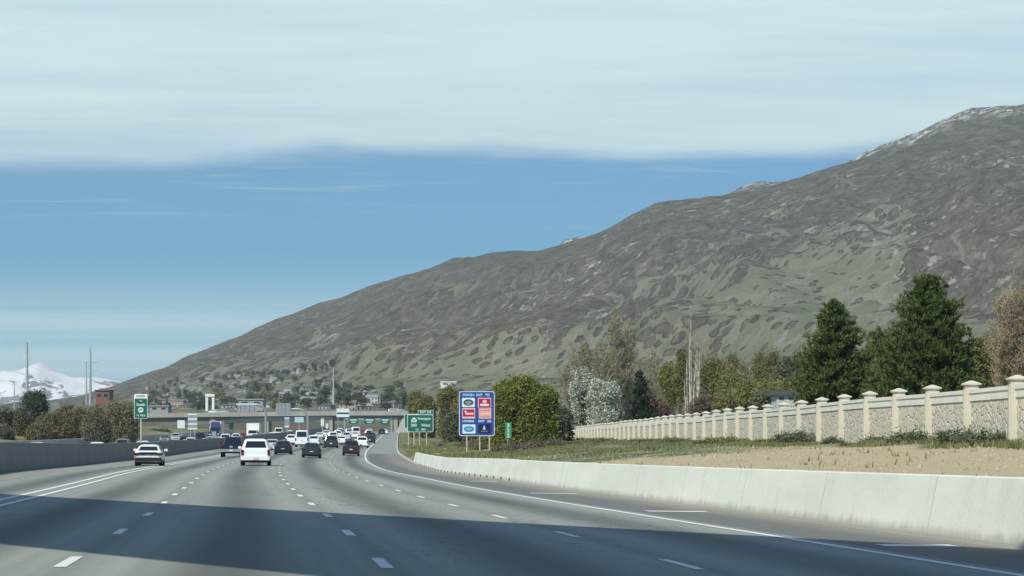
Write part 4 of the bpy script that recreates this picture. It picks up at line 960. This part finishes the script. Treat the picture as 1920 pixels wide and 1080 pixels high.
def shrub(kind, x, y, s, label, group, sz=1.0):
    rr = random.choice(PR[kind]); 
    if rr.name in used: g = copy_tree(rr)
    else: g = rr; used.add(rr.name)
    g.location = (x, y, gz(x, y) - .05); g.rotation_euler = (0, 0, random.uniform(0, 6.28)); g.scale = (s, s, s * sz); tag(g, label, 'shrub', group)
GS = 'sage shrubs along the foot of the fence'
near_lb = ['largest grey green shrub at the fence foot near the right edge', 'grey green shrub against the rightmost fence panels', 'round sage shrub between two posts right of the pines', 'sage shrub spilling onto the dirt below the fence', 'small sage shrub half way along the dirt bank', 'low sage shrub below the right hand pine', 'sprawling sage shrub where the dirt bank begins', 'tiny sage shrub at the base of a post below the pines']
for i, (px, D_, s) in enumerate(((1800, 99, .78), (1895, 92.5, .72), (1845, 97, .5), (1712, 107, .62), (1640, 117, .45), (1500, 141, .7), (1478, 146, .8), (1560, 128, .4))):
    y = D_; x = (px - 960) / FPX * y; x = min(x, XF(y) - .55); shrub('sage', x, y, s * 1.6, near_lb[i], GS, .8)
for i in range(24):
    y = 93 + i * 3.3 + random.uniform(-1, 1); shrub('sage', XF(y) - random.uniform(.5, 1.3), y, random.uniform(.25, .5), 'small sage tuft of the low fringe along the near fence foot', GS, .7)
for i in range(34):
    y = 150 + i * 7.5 + random.uniform(-2, 2); shrub(random.choice(['green', 'sage', 'green']), XF(y) - random.uniform(.6, 3.4), y, random.uniform(.8, 1.5), 'low green shrub in the planted strip below the far fence', 'low green shrubs below the far fence', .6)
for i in range(30):
    y = random.uniform(215, 330); x = (random.uniform(925, 1045) - 960) / FPX * y; shrub('dry', x, y, random.uniform(.6, 1.1), 'dry grey brush on the verge between blue sign and fence', 'dry brush right of the blue sign', .9)
for i in range(10):
    y = random.uniform(300, 440); x = (random.uniform(820, 925) - 960) / FPX * y; shrub('dry', x, y, random.uniform(.7, 1.1), 'dry brush on the rise behind the blue sign', 'dry brush behind the blue sign', .8)

# grass on the verges: tufts
def grass():
    rs = np.random.RandomState(3); P = []; 
    tries = 0
    while len(P) < 30000:
        y = 70 + 400 * rs.rand() ** 1.3
        lo = BX(y) + BO(y) + 1.0; hi = XF(y) - .2; x = lo + (hi - lo) * rs.rand() ** .6
        if y < 150 and x < XF(y) - 3.0 * (y - 60) / 90 - .4: 
            if rs.rand() > .004: continue
        if mn.noise(Vector((x * .18, y * .07, 1))) < -.12 + (.15 if y > 240 else 0): continue
        P.append((x, y, gz(x, y)))
    P = np.array(P); P = np.repeat(P, 4, axis=0); n = len(P); P[:, :2] += rs.normal(0, .16, (n, 2)); h = rs.uniform(.07, .24, n) * (1 + (P[:, 1] > 200) * .35)
    a = rs.uniform(0, 2 * PI, n); w_ = .02 + P[:, 1] * .0002; dx = np.cos(a) * w_; dy = np.sin(a) * w_
    tip = P + np.stack([rs.normal(0, .09, n), rs.normal(0, .09, n), h], 1); b0 = P + np.stack([dx, dy, -.05 + 0 * h], 1); b1 = P - np.stack([dx, dy, .05 + 0 * h], 1)
    o = link_mesh('grass', np_mesh('grass', np.stack([b0, b1, tip], 1), leaf_mat('verge_grass_blades', (.20, .225, .09), (.31, .31, .145), (.44, .40, .24), sc=.12))); tag(o, kind='stuff')
grass()

def stones():
    rs = np.random.RandomState(9); V = []
    for i in range(5200):
        y = 40 + 150 * rs.rand(); bo = BX(y) + BO(y) + .7; x = bo + (XF(y) - .3 - bo) * rs.rand(); z = gz(x, y); r = rs.uniform(.015, .06) if rs.rand() < .95 else rs.uniform(.05, .09)
        c = np.array((x, y, z + r * .2)); a = rs.uniform(0, 6.28); P = [c + np.array((math.cos(a + k * 2.09) * r, math.sin(a + k * 2.09) * r, -r * .4)) for k in range(3)]; T = c + np.array((rs.normal(0, r * .3), rs.normal(0, r * .3), r * .8))
        for k in range(3): V.append([P[k], P[(k + 1) % 3], T])
    o = link_mesh('gravel', np_mesh('gravel', V, plain('verge_stones', (.42, .36, .27), .9, .15, var=.25))); tag(o, kind='stuff')
stones()
# ================================================================== VEHICLES
M_GLASS = plain('tinted_window_glass', (.016, .022, .026), .08, .6, var=.02); M_TYRE = plain('tyre_rubber', (.014, .014, .015), .85, .2); M_RIM = plain('alloy_rim', (.35, .36, .37), .35, .5, .7)
M_TRIM = plain('black_plastic_trim', (.025, .026, .028), .6, .3); M_TAIL = plain('red_tail_lens', (.10, .010, .012), .25, .5); M_HEAD = plain('clear_head_lens', (.72, .76, .78), .15, .6); M_PLATE = plain('licence_plate', (.68, .68, .62), .5)
PAINT = {'white': (.86, .87, .86), 'silver': (.52, .54, .55), 'grey': (.22, .23, .24), 'black': (.012, .014, .017), 'navy': (.008, .013, .030), 'darkgreen': (.025, .035, .034), 'maroon': (.040, .020, .022), 'blue': (.018, .035, .11), 'red': (.30, .02, .02), 'dark': (.03, .032, .036)}
def paint(c): return plain(c + '_car_paint', PAINT[c], .3, .5, var=.02, coat=.6)
KIND = {  # L, W, H, belt, clearance, greenhouse rear/front at belt and roof (from the centre, + forward), tumblehome, wheel r
 'sedan': dict(L=4.8, W=1.84, H=1.46, belt=.98, zb=.30, g=(-1.95, 1.25, -1.15, .45), th=.26, wr=.33),
 'hatch': dict(L=4.5, W=1.78, H=1.38, belt=.93, zb=.26, g=(-2.12, 1.35, -1.25, .30), th=.28, wr=.32),
 'suv': dict(L=5.0, W=2.0, H=1.80, belt=1.12, zb=.36, g=(-2.44, 1.15, -2.18, .55), th=.24, wr=.39),
 'crossover': dict(L=4.6, W=1.86, H=1.68, belt=1.08, zb=.34, g=(-2.22, 1.2, -1.85, .5), th=.25, wr=.36),
 'minivan': dict(L=5.1, W=1.98, H=1.78, belt=1.08, zb=.28, g=(-2.50, 1.75, -2.25, .95), th=.22, wr=.35),
 'van': dict(L=5.9, W=2.05, H=2.45, belt=1.35, zb=.40, g=(-2.93, 2.15, -2.88, 1.45), th=.10, wr=.38),
 'pickup': dict(L=5.9, W=2.04, H=1.95, belt=1.22, zb=.50, g=(-.55, 1.55, -.40, 1.0), th=.22, wr=.42)}
def rring(y0, y1, w, z, r=.18, n=3):
    pts = []
    for cx_, cy_, a0 in ((w - r, y1 - r, 0), (-w + r, y1 - r, 90), (-w + r, y0 + r, 180), (w - r, y0 + r, 270)):
        for i in range(n + 1): a = R(a0 + 90 * i / n); pts.append((cx_ + r * math.cos(a), cy_ + r * math.sin(a), z))
    return pts
def wheels(g, L_, W_, r, ys, dual=False):
    for y in ys:
        for s in (-1, 1):
            w_ = .24 if not dual else .5; m = MB(); x = s * (W_ / 2 - w_ / 2 - .01); m.tube((x - w_ / 2, y, r), (x + w_ / 2, y, r), r, r, 18); t = m.build('wheel', M_TYRE, g)
            m = MB(); m.tube((x + s * (w_ / 2 - .02), y, r), (x + s * (w_ / 2 + .008), y, r), r * .62, r * .56, 14); m.build('rim', M_RIM, t)
def bx_part(name, g, c, d, mat): m = MB(); m.box(c, d); return m.build(name, mat, g)
def qpanel(name, g, P, mat, inset=(.08, .08), off=.012, par=None):
    """a window laid on the quad P = bl, br, tr, tl (as seen from outside)"""
    P = [Vector(p) for p in P]; nrm_ = (P[1] - P[0]).cross(P[3] - P[0]).normalized()
    def at_(u, v): return (P[0] * (1 - u) + P[1] * u) * (1 - v) + (P[3] * (1 - u) + P[2] * u) * v
    a, b = inset; q = [at_(a, b), at_(1 - a, b), at_(1 - a, 1 - b), at_(a, 1 - b)]
    m = MB(); m.loft([[p - nrm_ * .03 for p in q], [p + nrm_ * off for p in q]]); return m.build(name, mat, g)
def vehicle(kind, col, name, label, group=None, cat='car'):
    K = KIND[kind]; Lh, Wh = K['L'] / 2, K['W'] / 2; g = empty(name, (0, 0, 0), 0, label, cat, group); pm_ = paint(col); zb, belt, H_ = K['zb'], K['belt'], K['H']
    m = MB(); nose = .0 if kind == 'van' else .10
    st = [(zb, .90, -.05), (zb + .14, .985, .0), (zb + (belt - zb) * .45, 1.0, .0), (belt - .10, .985, -.02), (belt, .93, -.07)]
    rings = []
    for z, f, e in st: rings.append(rring(-Lh - e * (1 if kind != 'pickup' else .3), Lh + e - (.25 if z > belt - .15 and kind != 'van' else 0), Wh * f, z, .22 if kind != 'pickup' else .12))
    m.loft(rings)
    if kind not in ('van',):   # bonnet falls to the front
        for i, v in enumerate(m.v):
            if v[1] > Lh * .45 and v[2] > belt - .12: m.v[i] = (v[0], v[1], v[2] - (v[1] - Lh * .45) / (Lh * .55) * .20)
    body = m.build('body', pm_, g, smooth=False)
    yb0, yb1, yt0, yt1 = K['g']; th = K['th']; m = MB(); hr = H_ - .0
    def gw(z): u = (z - belt) / (H_ - belt); return Wh * .93 - th * u * .9 - .02, yb0 + (yt0 - yb0) * u, yb1 + (yt1 - yb1) * u
    rings = []
    for z, sh in ((belt - .02, 0), (belt + (H_ - belt) * .5, -.0), (H_ - .12, .0), (H_ - .04, .06), (H_, .22)):
        w_, a, b = gw(z); rings.append(rring(a + sh, b - sh, w_ - sh, z, .14))
    m.loft(rings); cab = m.build('cabin', pm_, g)
    zl, zh = belt + .02, H_ - .12; wl, al, bl = gw(zl); wh_, ah, bh = gw(zh)
    qpanel('rear_window', g, [(-wl, al, zl), (wl, al, zl), (wh_, ah, zh), (-wh_, ah, zh)], M_GLASS, (.10, .10))
    qpanel('windshield', g, [(wl, bl, zl), (-wl, bl, zl), (-wh_, bh, zh), (wh_, bh, zh)], M_GLASS, (.08, .08))
    if kind == 'van': al += 3.6; ah += 3.6
    qpanel('side_window', g, [(wl, al, zl), (wl, bl, zl), (wh_, bh, zh), (wh_, ah, zh)], M_GLASS, (.07, .12)); qpanel('side_window', g, [(-wl, bl, zl), (-wl, al, zl), (-wh_, ah, zh), (-wh_, bh, zh)], M_GLASS, (.07, .12))
    wheels(g, K['L'], K['W'], K['wr'], (-Lh + .95, Lh - .92))
    e = .03 if kind == 'pickup' else .0
    for s in (-1, 1):
        tall = kind in ('suv', 'crossover', 'pickup', 'minivan', 'van')
        bx_part('tail_light', g, (s * (Wh * .97 - .10), -Lh - .005, belt - (.24 if tall else .17)), (.17 if tall else .34, .08, .38 if tall else .17), M_TAIL)
        bx_part('headlight', g, (s * (Wh * .95 - .20), Lh - .05, belt - .42), (.36, .12, .17), M_HEAD)
        bx_part('wing_mirror', g, (s * (Wh + .10), K['g'][1] - .45, belt + .08), (.22, .12, .15), pm_)
    bmat = M_TRIM if kind == 'hatch' else (plain('silver_bumper', (.38, .39, .40), .4, .5, .4) if kind == 'pickup' else pm_)
    m = MB(); m.loft([rring(-Lh - .09, -Lh + .25, Wh * .96, z, .1) for z in (zb + .02, zb + .28)]); m.build('rear_bumper', bmat, g)
    m = MB(); m.loft([rring(Lh - .3, Lh + .07, Wh * .96, z, .1) for z in (zb - .02, zb + .25)]); m.build('front_bumper', pm_, g)
    bx_part('undertray', g, (0, 0, zb - .06), (K['W'] * .80, K['L'] * .86, .16), M_TRIM)
    bx_part('grille', g, (0, Lh + .0, belt - .45), (K['W'] * .5, .07, .17), M_TRIM)
    pz = zb + .14 if kind in ('pickup', 'suv') else belt - .42; bx_part('licence_plate', g, (0, -Lh - (.11 if kind in ('pickup', 'suv') else .03), pz), (.32, .05, .17), M_PLATE)
    if kind == 'hatch': bx_part('rear_panel', g, (0, -Lh - .03, belt - .13), (1.15, .06, .16), M_GLASS)
    if kind == 'pickup':
        m = MB(); m.box((0, -Lh * .60, belt + .012), (K['W'] * .78, Lh * .70, .03)); m.build('bed_cover', M_TRIM, g)
        bx_part('tailgate_badge', g, (0, -Lh - .045, belt - .22), (.28, .03, .16), plain('badge_chrome', (.55, .56, .58), .3, .5, .6))
    if kind in ('suv', 'crossover', 'minivan'):
        for s in (-1, 1): bx_part('roof_rail', g, (s * (Wh * .62), -.7, H_ + .03), (.05, 2.2, .05), M_TRIM)
    return g
def box_truck(col, cab, name, label, group=None, W_=2.5, H_=3.6, L_=7.0):
    g = empty(name, (0, 0, 0), 0, label, 'truck', group); pm_ = paint(col); cm_ = paint(cab)
    bx_part('cargo_box', g, (0, -1.0, (H_ + 1.0) / 2), (W_, L_ - 2.2, H_ - 1.0), pm_)
    m = MB(); c0 = L_ / 2 - 1.1
    m.loft([rring(c0 - 1.0 + .0, c0 + 1.35, 1.05, .55, .15), rring(c0 - 1.0, c0 + 1.4, 1.08, 1.35, .15), rring(c0 - 1.0, c0 + .75, 1.0, 1.5, .15), rring(c0 - 1.0, c0 + .35, .92, 2.3, .15)]); m.build('cab', cm_, g)
    qpanel('windshield', g, [(.95, c0 + .78, 1.52), (-.95, c0 + .78, 1.52), (-.88, c0 + .38, 2.25), (.88, c0 + .38, 2.25)], M_GLASS, (.04, .08), .02)
    bx_part('front_bumper', g, (0, c0 + 1.42, .55), (2.1, .15, .25), M_TRIM); bx_part('grille', g, (0, c0 + 1.41, .95), (1.0, .06, .4), M_TRIM); bx_part('rear_bumper', g, (0, -L_ / 2 + .1, .65), (2.2, .12, .15), M_TRIM)
    for s in (-1, 1): bx_part('headlight', g, (s * .82, c0 + 1.42, .9), (.3, .05, .2), M_HEAD); bx_part('tail_light', g, (s * .95, -L_ / 2 + .09, .85), (.18, .04, .12), M_TAIL); bx_part('wing_mirror', g, (s * 1.25, c0 + .8, 1.8), (.15, .1, .35), M_TRIM)
    bx_part('chassis', g, (0, 0, .72), (1.0, L_ - 1.2, .25), M_TRIM); wheels(g, L_, 2.2, .42, (-L_ / 2 + 1.6, L_ / 2 - 1.2)); return g
def semi(col, name, label, group=None):
    g = empty(name, (0, 0, 0), 0, label, 'truck', group); pm_ = paint(col); bx_part('trailer', g, (0, -5.0, 2.55), (2.55, 11.0, 2.8), paint('white')); m = MB()
    m.loft([rring(.9, 5.0, 1.1, .6, .2), rring(.9, 5.0, 1.15, 1.7, .2), rring(.9, 3.3, 1.15, 1.85, .2), rring(.9, 2.9, 1.15, 2.7, .2), rring(.9, 2.3, 1.1, 3.85, .3)]); m.build('cab', pm_, g)
    qpanel('windshield', g, [(1.1, 3.33, 1.9), (-1.1, 3.33, 1.9), (-1.1, 2.93, 2.65), (1.1, 2.93, 2.65)], M_GLASS, (.04, .08), .02); bx_part('grille', g, (0, 5.01, 1.2), (1.0, .08, 1.0), plain('badge_chrome', (.55, .56, .58), .3, .5, .6)); bx_part('front_bumper', g, (0, 5.08, .5), (2.4, .2, .35), plain('badge_chrome', (.55, .56, .58), .3, .5, .6))
    for s in (-1, 1): bx_part('headlight', g, (s * .9, 5.02, 1.05), (.3, .06, .25), M_HEAD); bx_part('wing_mirror', g, (s * 1.4, 2.9, 2.2), (.12, .1, .6), M_TRIM)
    wheels(g, 15, 2.4, .5, (4.0, 1.5, .3, -8.0, -9.3)); return g
def put(g, D_, o, rev=False, px=None, z=None):
    p = road(D_, o, .0)
    if px is not None: p.x = (px - 960) / S(D_); p.y = D_
    _, th = nrm(D_); e_ = (EC(D_) if o > 0 else EL(D_)) if o > ML else 0
    # th: the heading against +Y
    p.z -= .02 * 0
    s_ = (BZ(D_ + 2) - BZ(D_ - 2)) / 4
    g.location = p; g.rotation_euler = (math.atan(s_) * (-1 if rev else 1), math.atan(e_) * (-1 if rev else 1), -(-th) * 1 + (PI if rev else 0)) ; return g
L1, L2, L3, L4, L5 = -9.9, -5.6, -1.86, 1.81, 5.35
G1 = 'traffic driving away in our lanes'
TR = [('hatch', 'white', 'white hatchback with black rear glass alone in the far left lane', 176, L1, 281), ('pickup', 'navy', 'dark navy pickup truck with a silver bumper beside the white SUV', 260, L2, 436), ('suv', 'white', 'white SUV with a wide dark rear window, nearest vehicle in the middle', 182, L3, 480),
      ('sedan', 'black', 'black sedan directly right of and beyond the white SUV', 287, L3, 531.5), ('sedan', 'darkgreen', 'dark green grey sedan in front of the white van', 262, L4, 584), ('crossover', 'maroon', 'maroon black SUV nearest the right edge line', 295, L5, 658),
      ('minivan', 'dark', 'charcoal minivan left of the maroon SUV', 385, L4, 621), ('van', 'white', 'tall white cargo van partly behind the green grey sedan', 400, L3, 567), ('crossover', 'white', 'white crossover immediately right of the cargo van', 415, L3, 589),
      ('crossover', 'white', 'white crossover with dark rear glass left of the cargo van', 440, L2, 547), ('sedan', 'grey', 'grey sedan squeezed between white crossover and charcoal minivan', 420, L4, 604), ('crossover', 'white', 'white crossover half hidden behind the maroon SUV', 398, L5, 679),
      ('sedan', 'white', 'white sedan between the minivan and the maroon SUV', 450, L4, 640), ('sedan', 'dark', 'dark sedan ahead of the half hidden white crossover', 480, L5, 694), ('crossover', 'dark', 'dark crossover hugging the edge line farther off', 560, L5, None),
      ('sedan', 'silver', 'silver car left of the cargo van far ahead', 330, L2, 511), ('suv', 'white', 'white SUV ahead of the charcoal minivan', 520, L3, 625), ('crossover', 'silver', 'silver crossover in the dense middle of the queue', 540, L4, 650),
      ('sedan', 'white', 'white sedan in the dense middle of the queue', 600, L4, None), ('van', 'white', 'white van in the far queue under the overpass', 640, L4, 668), ('suv', 'white', 'white SUV in the far queue beside the edge line', 650, L5, 692), ('sedan', 'dark', 'dark car near the edge line far ahead', 600, L5, None),
      ('crossover', 'white', 'white crossover far left in the distant queue', 620, L2, 612), ('sedan', 'white', 'white sedan far left behind the median end', 560, L2, 600), ('crossover', 'black', 'black crossover last before the overpass', 760, L5, 716), ('sedan', 'white', 'white sedan last before the overpass', 780, L5, 722),
      ('suv', 'silver', 'silver SUV distant in the third lane', 700, L3, 655), ('minivan', 'white', 'white minivan distant in the third lane', 600, L3, 634), ('crossover', 'grey', 'grey crossover distant in the second lane', 680, L2, 640), ('sedan', 'red', 'red sedan distant between white cars', 720, L4, None),
      ('suv', 'white', 'white SUV farthest in the third lane', 800, L3, None), ('sedan', 'silver', 'silver sedan farthest in the fourth lane', 840, L4, None), ('crossover', 'white', 'white crossover in the far left lane before the overpass', 780, L2, None)]
CN = {'sedan': 'sedan_car', 'hatch': 'hatchback_car', 'suv': 'suv_car', 'crossover': 'crossover_car', 'minivan': 'minivan', 'van': 'cargo_van', 'pickup': 'pickup_truck'}
for kd, cl_, lb, D_, o, px in TR: put(vehicle(kd, cl_, CN[kd], lb, G1), D_, o, False, px)
G2 = 'oncoming traffic beyond the median'
put(semi('blue', 'semi_truck', 'blue semi truck coming the other way at the left of the traffic', G2), 610, -31.5, True, 404)
put(box_truck('white', 'white', 'box_truck', 'tall white box truck behind the median barrier', G2, L_=8), 545, -20.5, True, 475)
OP = [('pickup', 'black', 'black pickup oncoming, just left of the blue truck', 500, -28.5, 376), ('sedan', 'black', 'black car oncoming at the left of the oncoming row', 470, -28.5, 346), ('sedan', 'white', 'white car low behind the barrier near the four strip sign', 430, -24.9, 358), ('sedan', 'white', 'white sedan passing left of the express sign pole', 300, -22.2, 182),
      ('sedan', 'silver', 'silver roof just above the median left of the pole', 300, -22.2, 68), ('sedan', 'white', 'white car right beside the express sign pole', 330, -22, 268), ('sedan', 'black', 'black sedan passing behind the barrier at left', 305, -22.2, 160), ('crossover', 'grey', 'grey crossover right of the white car at the pole', 340, -24, 230), ('suv', 'white', 'white SUV oncoming right of the blue truck', 480, -22, 423), ('sedan', 'black', 'black sedan oncoming above the navy pickup', 430, -19, 437),
      ('crossover', 'white', 'white crossover oncoming behind the navy pickup', 520, -23, 443), ('sedan', 'white', 'white sedan oncoming close to the barrier above the pickup', 400, -17.2, 416), ('sedan', 'silver', 'silver sedan oncoming before the white box truck', 470, -17.5, 462), ('crossover', 'black', 'black crossover oncoming below the white box truck', 490, -18.5, 481),
      ('sedan', 'white', 'white sedan oncoming at the tall curved pole', 520, -17, 494), ('crossover', 'white', 'white crossover oncoming right of the tall curved pole', 570, -18.5, 511), ('van', 'white', 'white van oncoming between the two curved poles', 640, -24, 523), ('sedan', 'black', 'black car in front of the oncoming white van', 600, -20, 524), ('suv', 'white', 'white SUV oncoming nearest the shorter curved pole', 640, -18.5, 543),
      ('sedan', 'red', 'red sedan oncoming in the outer lanes', 600, -27, 455), ('crossover', 'silver', 'silver crossover oncoming left of the four strip sign', 540, -30, 330), ('sedan', 'grey', 'grey sedan oncoming in the outer left lanes', 520, -32, 310)]
for kd, cl_, lb, D_, o, px in OP: put(vehicle(kd, cl_, CN[kd], lb, G2), D_, o, True, px)
def on_deck(kd, cl_, px, lb, yy=4.0):
    g = vehicle(kd, cl_, CN[kd], lb, 'vehicles crossing the overpass'); p = pxat(px, 776, 900.); g.location = (p.x, 900 + yy, p.z - .05); g.rotation_euler = (0, 0, R(-90)); return g
for a in (('sedan', 'white', 402, 'white low car crossing the left part of the overpass'), ('crossover', 'silver', 414, 'silver car following the van on the overpass'), ('suv', 'white', 741, 'white SUV on the overpass above the piers'), ('sedan', 'white', 752, 'white sedan at the right end of the overpass'), ('sedan', 'grey', 640, 'grey sedan in the middle of the overpass')): on_deck(*a)

# ================================================================== TOWN ON THE HILLSIDE
M_WALLS = [plain('cream_siding', (.36, .34, .30), .85), plain('white_siding', (.50, .50, .48), .85), plain('grey_siding', (.34, .35, .35), .85), plain('brick_wall', (.30, .20, .15), .9), plain('tan_stucco', (.42, .36, .28), .9)]
M_ROOFS = [plain('grey_shingles', (.16, .165, .17), .9), plain('brown_shingles', (.17, .14, .12), .9), plain('dark_shingles', (.09, .095, .10), .9), plain('pale_shingles', (.30, .30, .29), .9)]
def house(w_, d_, h_, rh, wm, rm, win=True):
    g = empty('house', (0, 0, 0)); m = MB(); m.box((0, 0, h_ / 2 - 1), (w_, d_, h_ + 2))
    m.poly([(-w_ / 2, -d_ / 2, h_), (w_ / 2, -d_ / 2, h_), (0, -d_ / 2, h_ + rh)]) if False else None
    wl = m.build('wall', wm, g); e = .5; m = MB(); a, b = w_ / 2 + e, d_ / 2 + e
    m.loft([[(-a, -b, h_ + .004), (-a, b, h_ + .004), (-a, b, h_ + .25), (-a + 1.5, 0, h_ + rh), (-a, -b, h_ + .25)], [(a, -b, h_ + .004), (a, b, h_ + .004), (a, b, h_ + .25), (a - 1.5, 0, h_ + rh), (a, -b, h_ + .25)]])
    m.build('roof', rm, g)
    nx = max(2, int(w_ / 3.2))
    for i in range(nx):
        for z in ((1.5, 4.2) if h_ > 5 else (1.6,)):
            m = MB(); m.box((-w_ / 2 + w_ * (i + .5) / nx, -d_ / 2 - .02, z), (1.3, .12, 1.2)); m.build('window', M_GLASS, g)
    return g
HP = []
rng = random.Random(5)
for i in range(10): HP.append(house(rng.uniform(9, 15), rng.uniform(7, 9), rng.choice([3.2, 5.6, 5.8]), rng.uniform(1.8, 3), M_WALLS[i % 5], M_ROOFS[(i * 3 + 1) % 4]))
hu = set()
def put_house(px, py, i=None, s=1.0, label=None):
    q = HP[rng.randrange(len(HP)) if i is None else i]; g = q if q.name not in hu else copy_tree(q); hu.add(q.name); p = terr(px, py)
    g.location = (p.x, p.y, p.z - .5); g.rotation_euler = (0, 0, rng.uniform(-.6, .6)); g.scale = (s, s, s); tag(g, label or 'small distant house among trees on the lower hillside', 'house', 'houses of the hillside town'); return g
spots = []
for px in range(268, 756, 10):
    for _ in range(2):
        x = px + rng.uniform(-7, 7); lo = 700 if 300 < x < 640 else 726; 
        if x < 330: lo = 728
        if x > 650: lo = 738
        y = lo + (768 - lo) * rng.random() ** .6; spots.append((x, y))
for x in range(395, 625, 17): spots.append((x + rng.uniform(-5, 5), 716 - (x - 395) * .115 + rng.uniform(-4, 4)))
for x, y in spots: put_house(x, y, None, rng.uniform(.32, .62))
# hillside trees
def mini_tree(seed, h_, w_):
    r_ = random.Random(seed); g = empty('hillside_tree', (0, 0, 0)); m = MB(); m.tube((0, 0, -1), (0, 0, h_ * .6), .3, .15, 6); m.build('trunk', M_BARKD, g)
    C_ = [(r_.gauss(0, w_ * .22), r_.gauss(0, w_ * .22), h_ * (.35 + .55 * r_.random())) for _ in range(40)]; link_mesh('crown', np_mesh('crown', leaf_cards(r_, C_, 9, w_ * .10, 1.1, .8), leaf_cols[seed % 3]), g); return g
leaf_cols = [L_FAR, L_OLIVE, L_FAR]
TP = [mini_tree(i, 7 + i % 3 * 2, 6 + i % 4) for i in range(6)]; tu = set()
def put_tree(px, py, s=1.0):
    q = TP[rng.randrange(6)]; g = q if q.name not in tu else copy_tree(q); tu.add(q.name); p = terr(px, py); g.location = (p.x, p.y, p.z - .3); g.rotation_euler = (0, 0, rng.uniform(0, 6)); g.scale = (s, s, s * .9)
    tag(g, 'small distant tree among the houses of the hillside town', 'tree', 'trees of the hillside town')
for i in range(230):
    x = rng.uniform(262, 760); lo = 705 if 300 < x < 650 else 728; y = lo + (771 - lo) * rng.random() ** .55; put_tree(x, y, rng.uniform(.35, .75))
for x in range(410, 630, 5): put_tree(x + rng.uniform(-4, 4), 715 - (x - 410) * .11 + rng.uniform(-5, 5), rng.uniform(.4, .75))
# landmark buildings
def bld(name, px, py, w_, h_, d_, mat, label, roof=None, cat='building', D_=None):
    p = terr(px, py) if D_ is None else pxat(px, py, D_); k = 1 / S(p.y); g = empty(name, p, 0, label, cat); W_, H_ = w_ * k, h_ * k
    m = MB(); m.box((0, d_ / 2, H_ / 2 - 1), (W_, d_, H_ + 2)); m.build('wall', mat, g)
    m = MB(); m.box((0, d_ / 2, H_ + .25), (W_ + .8, d_ + .8, .5)); m.build('roof', roof or mat, g)
    n = max(2, int(W_ / 4))
    for i in range(n): m = MB(); m.box((-W_ / 2 + W_ * (i + .5) / n, -.02, H_ * .55), (W_ / n * .5, .15, H_ * .3)); m.build('window', M_GLASS, g)
    return g
bld('office_building', 192, 752, 25, 19, 12, plain('red_brown_brick', (.22, .11, .09), .9), 'red brown office block above the bushes at left', M_ROOFS[2], D_=1180.)
bld('shed', 80, 789, 17, 10, 6, plain('pale_yellow_siding', (.62, .58, .42), .9), 'pale yellow shed low between the left bushes', D_=520.)
bld('shed', 1474, 754, 36, 13, 6, M_WALLS[1], 'house with a dark roof peeking over the fence beside the pines', M_ROOFS[2], cat='house', D_=300.)
bld('hall', 841, 727, 30, 8, 14, plain('bright_white_siding', (.85, .85, .82), .8), 'bright white long building alone on the slope above the blue sign')
bld('hall', 298, 771, 34, 9, 12, M_WALLS[2], 'long pale grey building right of the express sign', D_=1120.)
bld('warehouse', 470, 762, 46, 12, 14, M_WALLS[2], 'long grey warehouse above the tall curved pole', D_=1145.)
p = pxat(394, 769, 1130.); k = 1 / S(1130.); g = empty('white_arch', p, 0, 'white square arch standing up among the hillside houses', 'arch')
m = MB(); m.box((-6 * k, 0, 11 * k), (4.4 * k, 2, 26 * k)); m.build('leg', plain('bright_white_siding', (.85, .85, .82)), g); m = MB(); m.box((6 * k, 0, 11 * k), (4.4 * k, 2, 26 * k)); m.build('leg', plain('bright_white_siding', (.85, .85, .82)), g); m = MB(); m.box((0, 0, 25 * k + .6), (17.5 * k, 2.4, 5 * k)); m.build('lintel', plain('bright_white_siding', (.85, .85, .82)), g)

# lettering becomes plain meshes
bpy.context.view_layer.update()
dg = bpy.context.evaluated_depsgraph_get()
for o in [o for o in SC.objects if o.type == 'FONT']:
    me = bpy.data.meshes.new_from_object(o.evaluated_get(dg)); n_ = o.name; par = o.parent; mw = o.matrix_local.copy(); cu = o.data
    bpy.data.objects.remove(o); bpy.data.curves.remove(cu); me.name = 'lettering'; q = link_mesh(n_, me, par); q.matrix_local = mw
# ================================================================== AIR
hz_ = MB(); hz_.box((0, 5600, 600), (17600, 12400, 1240))
q = bpy.data.materials.new('thin_haze'); q.use_nodes = True; q.node_tree.nodes.clear()
v = q.node_tree.nodes.new('ShaderNodeVolumePrincipled'); v.inputs['Density'].default_value = 7.0e-5; v.inputs['Color'].default_value = (.86, .93, 1, 1); v.inputs['Anisotropy'].default_value = 0.1
oo = q.node_tree.nodes.new('ShaderNodeOutputMaterial'); q.node_tree.links.new(v.outputs[0], oo.inputs['Volume'])
tag(hz_.build('haze', q), kind='stuff')
